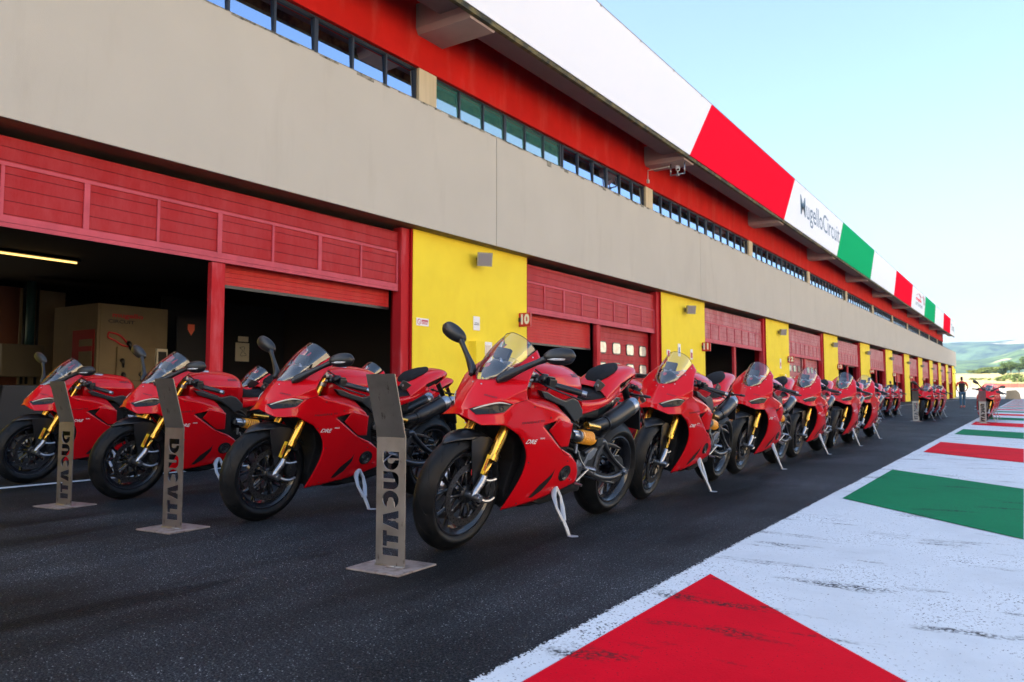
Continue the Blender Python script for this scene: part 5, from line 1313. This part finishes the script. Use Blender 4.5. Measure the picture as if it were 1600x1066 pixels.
# ------------------------------------------------------------------ motorcycles
def lean_matrix(x, y, phi, psi):
    a, b = math.cos(phi), math.sin(phi)
    Rl = Matrix(((a, 0, b), (0, 1, 0), (-b, 0, a))); c, s = math.cos(psi), math.sin(psi)
    Ry = Matrix(((c, -s, 0), (s, c, 0), (0, 0, 1))); M0 = Matrix(((0, 1, 0), (-1, 0, 0), (0, 0, 1)))
    return Matrix.Translation((x, y, 0)) @ (Ry @ Rl @ M0).to_4x4()
random.seed(11)
rows = [3.90, 6.13, 8.34, 10.60, 12.68, 14.86]
colx = [-2.41, -3.98, -5.66, -7.42]
cname = ['right-hand row', 'second row from the right', 'third row from the right', 'row nearest the garages']
pos = []
for ci, x in enumerate(colx):
    for ri, y in enumerate(rows):
        if ci >= 2 and ri > 1: continue
        if ci == 1 and ri > 3: continue
        ph, ps = .178+random.uniform(-.012, .012), random.uniform(-.02, .02)
        yy = y+random.uniform(-.03, .03); xx = x+random.uniform(-.03, .03)
        if (ci, ri) == (0, 0): xx, yy, ph, ps = -2.41, 3.86, .196, -.054
        if (ci, ri) == (1, 0): xx, yy, ph, ps = -3.96, 3.90, .150, -.034
        if (ci, ri) == (2, 0): xx, yy, ph, ps = -5.60, 3.98, .165, -.02
        if (ci, ri) == (3, 0): xx, yy, ph, ps = -7.33, 4.06, .165, .0
        if ri == 0:
            lb = ['large red sport motorcycle in full view, beside the nearest steel stand', 'red sport motorcycle second largest, left of the nearest steel stand',
                  'red sport motorcycle second from the left, behind a steel stand', 'leftmost red sport motorcycle, partly behind a steel stand'][ci]
        elif ci == 0:
            lb = 'red sport motorcycle, %s behind the largest one along the pit lane' % ORD[ri-1]
        else:
            lb = 'red sport motorcycle mostly hidden, %s in the %s' % (ORD[ri], cname[ci])
        pos.append((xx, yy, ph, ps, lb, 'motorcycles in the near block'))
for i, y in enumerate((26.0, 28.1, 30.2)):
    pos.append((-2.55, y, .178, .0, 'far red motorcycle, %s behind the stand left of the walking man' % ORD[i], 'motorcycles in the far block'))
for i, y in enumerate((25.1, 27.2, 29.3)):
    pos.append((-.98, y, .178, .01, 'far red motorcycle, %s behind the stand on the kerb' % ORD[i], 'motorcycles in the far block'))
for i, y in enumerate((27.0, 29.1, 31.2)):
    pos.append((-4.05, y, .178, .0, 'far red motorcycle, %s of those left of the dim far stand' % ORD[i], 'motorcycles in the far block'))
for i, y in enumerate((29.5, 31.6)):
    pos.append((-5.6, y, .178, .0, 'small far red motorcycle nearest the garages, %s of two' % ORD[i], 'motorcycles in the far block'))
mp = treemap(BIKE)
mpn = {k: [c for c in v if not c.name.startswith('mirror')] for k, v in mp.items()}
for i, (x, y, ph, ps, lb, gr) in enumerate(pos):
    b = BIKE if i == 0 else copy_tree(BIKE, None, mp if (y < 5 or 24.9 < y < 26.5) else mpn)     # only the leading machines still carry mirrors
    if i not in (0,):
        st = R(random.uniform(-5, 5)) if y > 5 else R(random.uniform(-1.5, 1.5)); ax_ = Vector((.425, 0, -.905)).normalized(); pv_ = Vector((.457, 0, .905))
        SM = Matrix.Translation(pv_) @ Matrix.Rotation(st, 4, ax_) @ Matrix.Translation(-pv_)
        for c in kids(b):
            if c.name.split('.')[0] in ('front_wheel', 'fork_leg', 'front_fender', 'handlebar', 'triple_clamp'): c.matrix_basis = SM @ c.matrix_basis
    M = lean_matrix(x, y, ph, ps); b.location = M.to_translation(); b.rotation_euler = M.to_euler()
    tag(b, lb, 'motorcycle', gr)
# ------------------------------------------------------------------ persons
def person(x, y, rz, label, build):
    P = at_root('person', x, y, 0, rz); tag(P, label, 'person'); build(P); return P
def skin(name, J, Eg, m, parent, sub=2, root=0):
    me = bpy.data.meshes.new(name); me.from_pydata([j[:3] for j in J], Eg, []); o = link(bpy.data.objects.new(name, me), parent)
    sk = o.modifiers.new('k', 'SKIN')
    for i, j in enumerate(J):
        r = j[3]; me.skin_vertices[0].data[i].radius = (r, j[4] if len(j) > 4 else r)
    me.skin_vertices[0].data[root].use_root = True
    me.materials.append(m); s = o.modifiers.new('s', 'SUBSURF'); s.levels = sub; s.render_levels = sub
    bake(o)
    for p in o.data.polygons: p.use_smooth = True
    return o
M_skin = mat('skin', (.42, .22, .15), rough=.55); M_hair = mat('hair', (.015, .010, .008), rough=.8)
M_tee = mat('black_shirt', (.012, .012, .014), rough=.85); M_teered = mat('red_shirt', (.48, .02, .02), rough=.8); M_jean = mat('blue_jeans', (.035, .09, .16), rough=.85, var=.3, vscale=9)
M_shoe = mat('shoe', (.45, .12, .10), rough=.6)
def figure(P, shirt, sleeve, legs, stride=.22, elbow=True, cap=None):
    # faces +y; x to its right
    J = [(0, 0, .95, .13, .10), (0, 0, 1.15, .125, .095), (0, 0, 1.38, .16, .10), (0, 0, 1.50, .07, .06), (0, .01, 1.57, .055), (0, .015, 1.66, .078, .09), (0, .01, 1.75, .060, .075)]
    Eg = [(0, 1), (1, 2), (2, 3), (3, 4), (4, 5), (5, 6)]
    for s in (1, -1):
        k = len(J); ex = .295 if elbow else .26
        J += [(s*.20, 0, 1.44, .055), (s*ex, -.06, 1.18, .042), (s*.24, .14, 1.00, .030), (s*.20, .20, .97, .028, .018)]
        Eg += [(2, k), (k, k+1), (k+1, k+2), (k+2, k+3)]
        for f in range(4):
            n = len(J); J += [(s*(.185-.012*f), .235, .975-.018*f, .0095), (s*(.170-.012*f), .262, .955-.018*f, .0085)]; Eg += [(k+3, n), (n, n+1)]
        n = len(J); J += [(s*.19, .20, 1.01, .010), (s*.175, .225, 1.025, .009)]; Eg += [(k+3, n), (n, n+1)]
        h = len(J); yk = stride*s
        J += [(s*.10, 0, .88, .095), (s*.10, yk*.5+.02, .50, .060), (s*.09, yk*.6-.05*(s < 0), .10, .040), (s*.09, yk*.6+.06, .05, .035)]
        Eg += [(0, h), (h, h+1), (h+1, h+2), (h+2, h+3)]
    skin('body', J, Eg, M_skin, P)
    T = [(0, 0, .86, .16, .13), (0, 0, .98, .165, .13), (0, 0, 1.16, .165, .125), (0, 0, 1.36, .20, .135), (0, -.01, 1.46, .13, .10)]; E2 = [(0, 1), (1, 2), (2, 3), (3, 4)]
    skin('shirt', T, E2, shirt, P)
    for s in (1, -1):
        ex = .295 if elbow else .26
        skin('sleeve', [(s*.14, 0, 1.45, .075), (s*.215, -.005, 1.42, .070), (s*(.215+(ex-.215)*.85), -.05, 1.22, .056)], [(0, 1), (1, 2)], sleeve, P)
    skin('shoulder_panel', [(-.17, -.008, 1.455, .062), (0, -.03, 1.475, .085, .07), (.17, -.008, 1.455, .062)], [(0, 1), (1, 2)], sleeve, P, root=1)
    L = [(0, 0, .93, .150, .12)]; E3 = []
    for s in (1, -1):
        h = len(L); yk = stride*s
        L += [(s*.10, 0, .84, .105), (s*.10, yk*.5+.02, .50, .075), (s*.09, yk*.6-.05*(s < 0), .11, .060)]; E3 += [(0, h), (h, h+1), (h+1, h+2)]
    skin('trousers', L, E3, legs, P)
    for s in (1, -1):
        yk = stride*s; b = MB(); y_ = yk*.6-.05*(s < 0)
        b.tube([(s*.09, y_-.09, .055), (s*.09, y_-.03, .06), (s*.095, y_+.08, .045), (s*.10, y_+.16, .030)], [.035, .048, .045, .022], seg=12, sub=3, sq=(1, .9)); b.build('shoe', M_shoe, P)
    hd = MB(); hd.lathe([(.001, .080), (.036, .072), (.060, .045), (.068, .0), (.066, -.05), (.056, -.10), (.045, -.13)], (0, -.022, 1.725), axis='z', seg=20); hd.build('hair', cap or M_hair, P)
person(-3.0, 51.9, R(8), 'man walking away in a black and red shirt and blue jeans', lambda P: figure(P, M_tee, M_teered, M_jean))
person(-7.9, 51.5, R(60), 'man in a dark cap and dark shirt standing behind the motorcycles by garage 13', lambda P: figure(P, M_tee, M_tee, M_jean, .02, False, M_tee))
person(-8.6, 66.0, R(-20), 'dark-clothed person standing before garage 14', lambda P: figure(P, M_tee, M_tee, M_tee, .02, False))
# ------------------------------------------------------------------ far wall, block, bushes, trees
wl = MB(); 
for i in range(40):
    x0 = -9+i*2.0; y0 = 246-.35*x0; wl.box(x0, x0+1.96, y0, y0+.3, zfar(x0, y0)-.3, zfar(x0, y0)+1.25)
o = wl.build('safety_wall', mat('wall_red', (.45, .07, .05), rough=.8, var=.3, vscale=.4)); tag(o, 'low red wall across the sunlit ground beyond the lane', 'wall')
ft = MB()
for i in range(60): ft.tube([(-30+i*1.9, 262, zfar(-30+i*1.9, 262)-.2), (-30+i*1.9, 262, zfar(-30+i*1.9, 262)+2.2)], .05, seg=5)
o = ft.build('catch_fence', mat('fence_post', (.35, .22, .14), rough=.8)); tag(o, 'row of thin fence posts behind the low red wall', 'fence')
cb_ = MB(); cb_.prism([(-.6, 0), (-.35, .5), (-.3, 1.35), (1.0, 1.45), (1.4, 1.0), (1.6, 0)], 0, 6, axis='y', bev=.03, M=Matrix.Translation((-2.0, 144, -.02)))
o = cb_.build('concrete_block', mat('tan_block', (.36, .29, .19), rough=.9, var=.15)); tag(o, 'tan tapered barrier block at the far end of the lane', 'barrier')
M_leaf = mat('tree_leaves', (.060, .105, .022), rough=.7, var=.35, vscale=.5); M_leaf2 = mat('dark_tree_leaves', (.035, .070, .020), rough=.7, var=.35, vscale=.5); M_bark = mat('bark', (.10, .07, .045), rough=.9)
M_leaf3 = mat('scrub_leaves', (.11, .15, .035), rough=.8, var=.3, vscale=.5)
def crown(rad, cen, n, leaf, seed):
    rng = random.Random(seed); mb = MB(); vs = []; fs = []
    lobes = [(Vector((rng.gauss(0, .42)*rad[0], rng.gauss(0, .42)*rad[1], rng.uniform(-.35, .5)*rad[2]))+Vector(cen), rng.uniform(.32, .55)) for _ in range(13)]
    for i in range(n):
        c, r = rng.choice(lobes); d = Vector((rng.gauss(0, 1), rng.gauss(0, 1), rng.gauss(0, 1))).normalized()*(rng.random()**.4)*r
        p = c+Vector((d.x*rad[0], d.y*rad[1], d.z*rad[2]))
        a = Vector((rng.gauss(0, 1), rng.gauss(0, 1), rng.gauss(0, .6))).normalized(); b = a.cross(Vector((rng.gauss(0, 1), rng.gauss(0, 1), rng.gauss(0, 1)))).normalized()
        s = leaf*rng.uniform(.6, 1.4); k = len(vs)
        vs += [p-a*s-b*s*.5, p+a*s-b*s*.4, p+a*s*.7+b*s*.6, p-a*s*.8+b*s*.5]; fs.append((k, k+1, k+2, k+3))
    return mb.add(vs, fs)
def tree(x, y, h, wd, label, m=M_leaf, seed=1, cat='tree', group=None, trunk=.32):
    z = zfar(x, y); T = at_root('tree', x, y, z-.1); tag(T, label, cat, group)
    crown((wd, wd, h*(1-trunk)*.62), (0, 0, h*(trunk+(1-trunk)*.48)), 1500, .34, seed).build('crown', m, T, fix=False)
    t = MB(); t.tube([(0, 0, 0), (.1, 0, h*.25), (-.1, .1, h*.5), (0, 0, h*.8)], [.32, .24, .16, .05], seg=8)
    rng = random.Random(seed+5)
    for k in range(5):
        a = rng.uniform(0, 6.28); t.tube([(0, 0, h*(.22+.06*k)), (math.cos(a)*wd*.35, math.sin(a)*wd*.35, h*(.45+.06*k)), (math.cos(a)*wd*.6, math.sin(a)*wd*.6, h*(.58+.06*k))], [.14, .09, .03], seg=6)
    t.build('trunk', M_bark, T)
def px2x(px, y):      # lateral position seen at that column of the photograph from the camera's spot
    a = math.atan((px-800)/1200)-R(33.627); return y*math.tan(a)
tree(px2x(1579, 430), 430, 6.4, 3.7, 'broad round tree with a visible trunk on the field crest', M_leaf, 3)
tree(px2x(1592, 455), 455, 5.0, 2.9, 'dark round tree right of the broad tree on the crest', M_leaf2, 5)
tree(px2x(1610, 440), 440, 8.5, 4.8, 'tall light green tree at the right edge of the picture', M_leaf, 8)
tree(px2x(1568, 430), 430, 3.8, 2.2, 'small dark tree left of the broad tree on the crest', M_leaf2, 9, trunk=.1)
for i, (px, h, wd) in enumerate(((1546, 3.6, 4.6), (1537, 3.0, 4.6), (1528, 2.1, 4.2), (1556, 4.0, 5.0), (1635, 8, 6), (1655, 9, 6))):
    tree(px2x(px, 470), 470, h, wd, ['bright green tree in the hedge, right of its middle', 'bright green tree in the middle of the hedge on the crest', 'low bright green tree at the left end of the crest hedge', 'bright green tree at the right end of the crest hedge', 'tree beyond the right edge of the field', 'far tree on the crest past the field'][i], M_leaf3, 20+i, group='trees in the hedge on the field crest', trunk=.08)
for i, (px, y, h, wd) in enumerate(((1577, 330, 2.4, 3.4), (1588, 325, 3.0, 3.0), (1560, 320, 1.8, 3.0), (1524, 340, .9, 2.0), (1596, 300, 1.6, 2.4), (1570, 345, 1.6, 2.6))):
    Bs = at_root('bush', px2x(px, y), y, zfar(px2x(px, y), y)-.2); tag(Bs, 'olive bush in the golden field, %s from the left' % ORD[[2, 4, 1, 0, 5, 3][i]] if i != 3 else 'lone low olive bush at the left of the golden field', 'bush', 'bushes in the golden field')
    crown((wd, wd*.7, h*.6), (0, 0, h*.5), 500, .28, 40+i).build('foliage', M_leaf3, Bs, fix=False)
# ------------------------------------------------------------------ the air
hz = MB(); hz.box(-6500, 6500, -310, 5900, -60, 700)
o = hz.build('haze', bpy.data.materials.new('haze_air')); tag(o, kind='stuff')
hm = o.data.materials[0]; hm.use_nodes = True; hn = hm.node_tree; hn.nodes.clear()
ho = node(hn, 'ShaderNodeOutputMaterial'); pv = node(hn, 'ShaderNodeVolumePrincipled'); pv.inputs['Color'].default_value = (.48, .70, 1, 1); pv.inputs['Density'].default_value = .00016; pv.inputs['Anisotropy'].default_value = .3
hn.links.new(pv.outputs[0], ho.inputs['Volume'])
# ------------------------------------------------------------------ camera
cam = bpy.data.cameras.new('camera'); co = link(bpy.data.objects.new('camera', cam))
cam.sensor_width = 36; cam.lens = 27.0; cam.clip_end = 20000; cam.clip_start = .05
CY, CP = R(33.627), R(3.9567)
co.location = (0, 0, .78); co.rotation_euler = (PI/2+CP, 0, CY)
SC.camera = co
cam.dof.use_dof = True; cam.dof.focus_distance = 4.4; cam.dof.aperture_fstop = 4.5
# ------------------------------------------------------------------ light
w = bpy.data.worlds.new('World'); SC.world = w; w.use_nodes = True
SUN_DIR = Vector((-.65*math.cos(R(32)), -.76*math.cos(R(32)), math.sin(R(32)))).normalized()   # towards the sun
nt = w.node_tree; bg = nt.nodes['Background']
sky = node(nt, 'ShaderNodeTexSky', sky_type='NISHITA', sun_disc=False)
sky.sun_elevation = R(32); sky.sun_rotation = math.atan2(SUN_DIR.x, SUN_DIR.y)
sky.dust_density = 1.8; sky.air_density = 1.0; sky.ozone_density = 1.0
nt.links.new(sky.outputs[0], bg.inputs[0]); bg.inputs[1].default_value = .13
sl = bpy.data.lights.new('sun', 'SUN'); sl.energy = 4.8; sl.angle = R(.55); sl.color = (1, .93, .82)
so = link(bpy.data.objects.new('sun', sl)); so.rotation_euler = SUN_DIR.to_track_quat('Z', 'Y').to_euler()
SC.view_settings.view_transform = 'Standard'; SC.view_settings.look = 'None'; SC.view_settings.gamma = 1
SC.view_settings.exposure = 1.74
SC.render.engine = 'CYCLES'
SC.cycles.max_bounces = 6; SC.cycles.transparent_max_bounces = 16
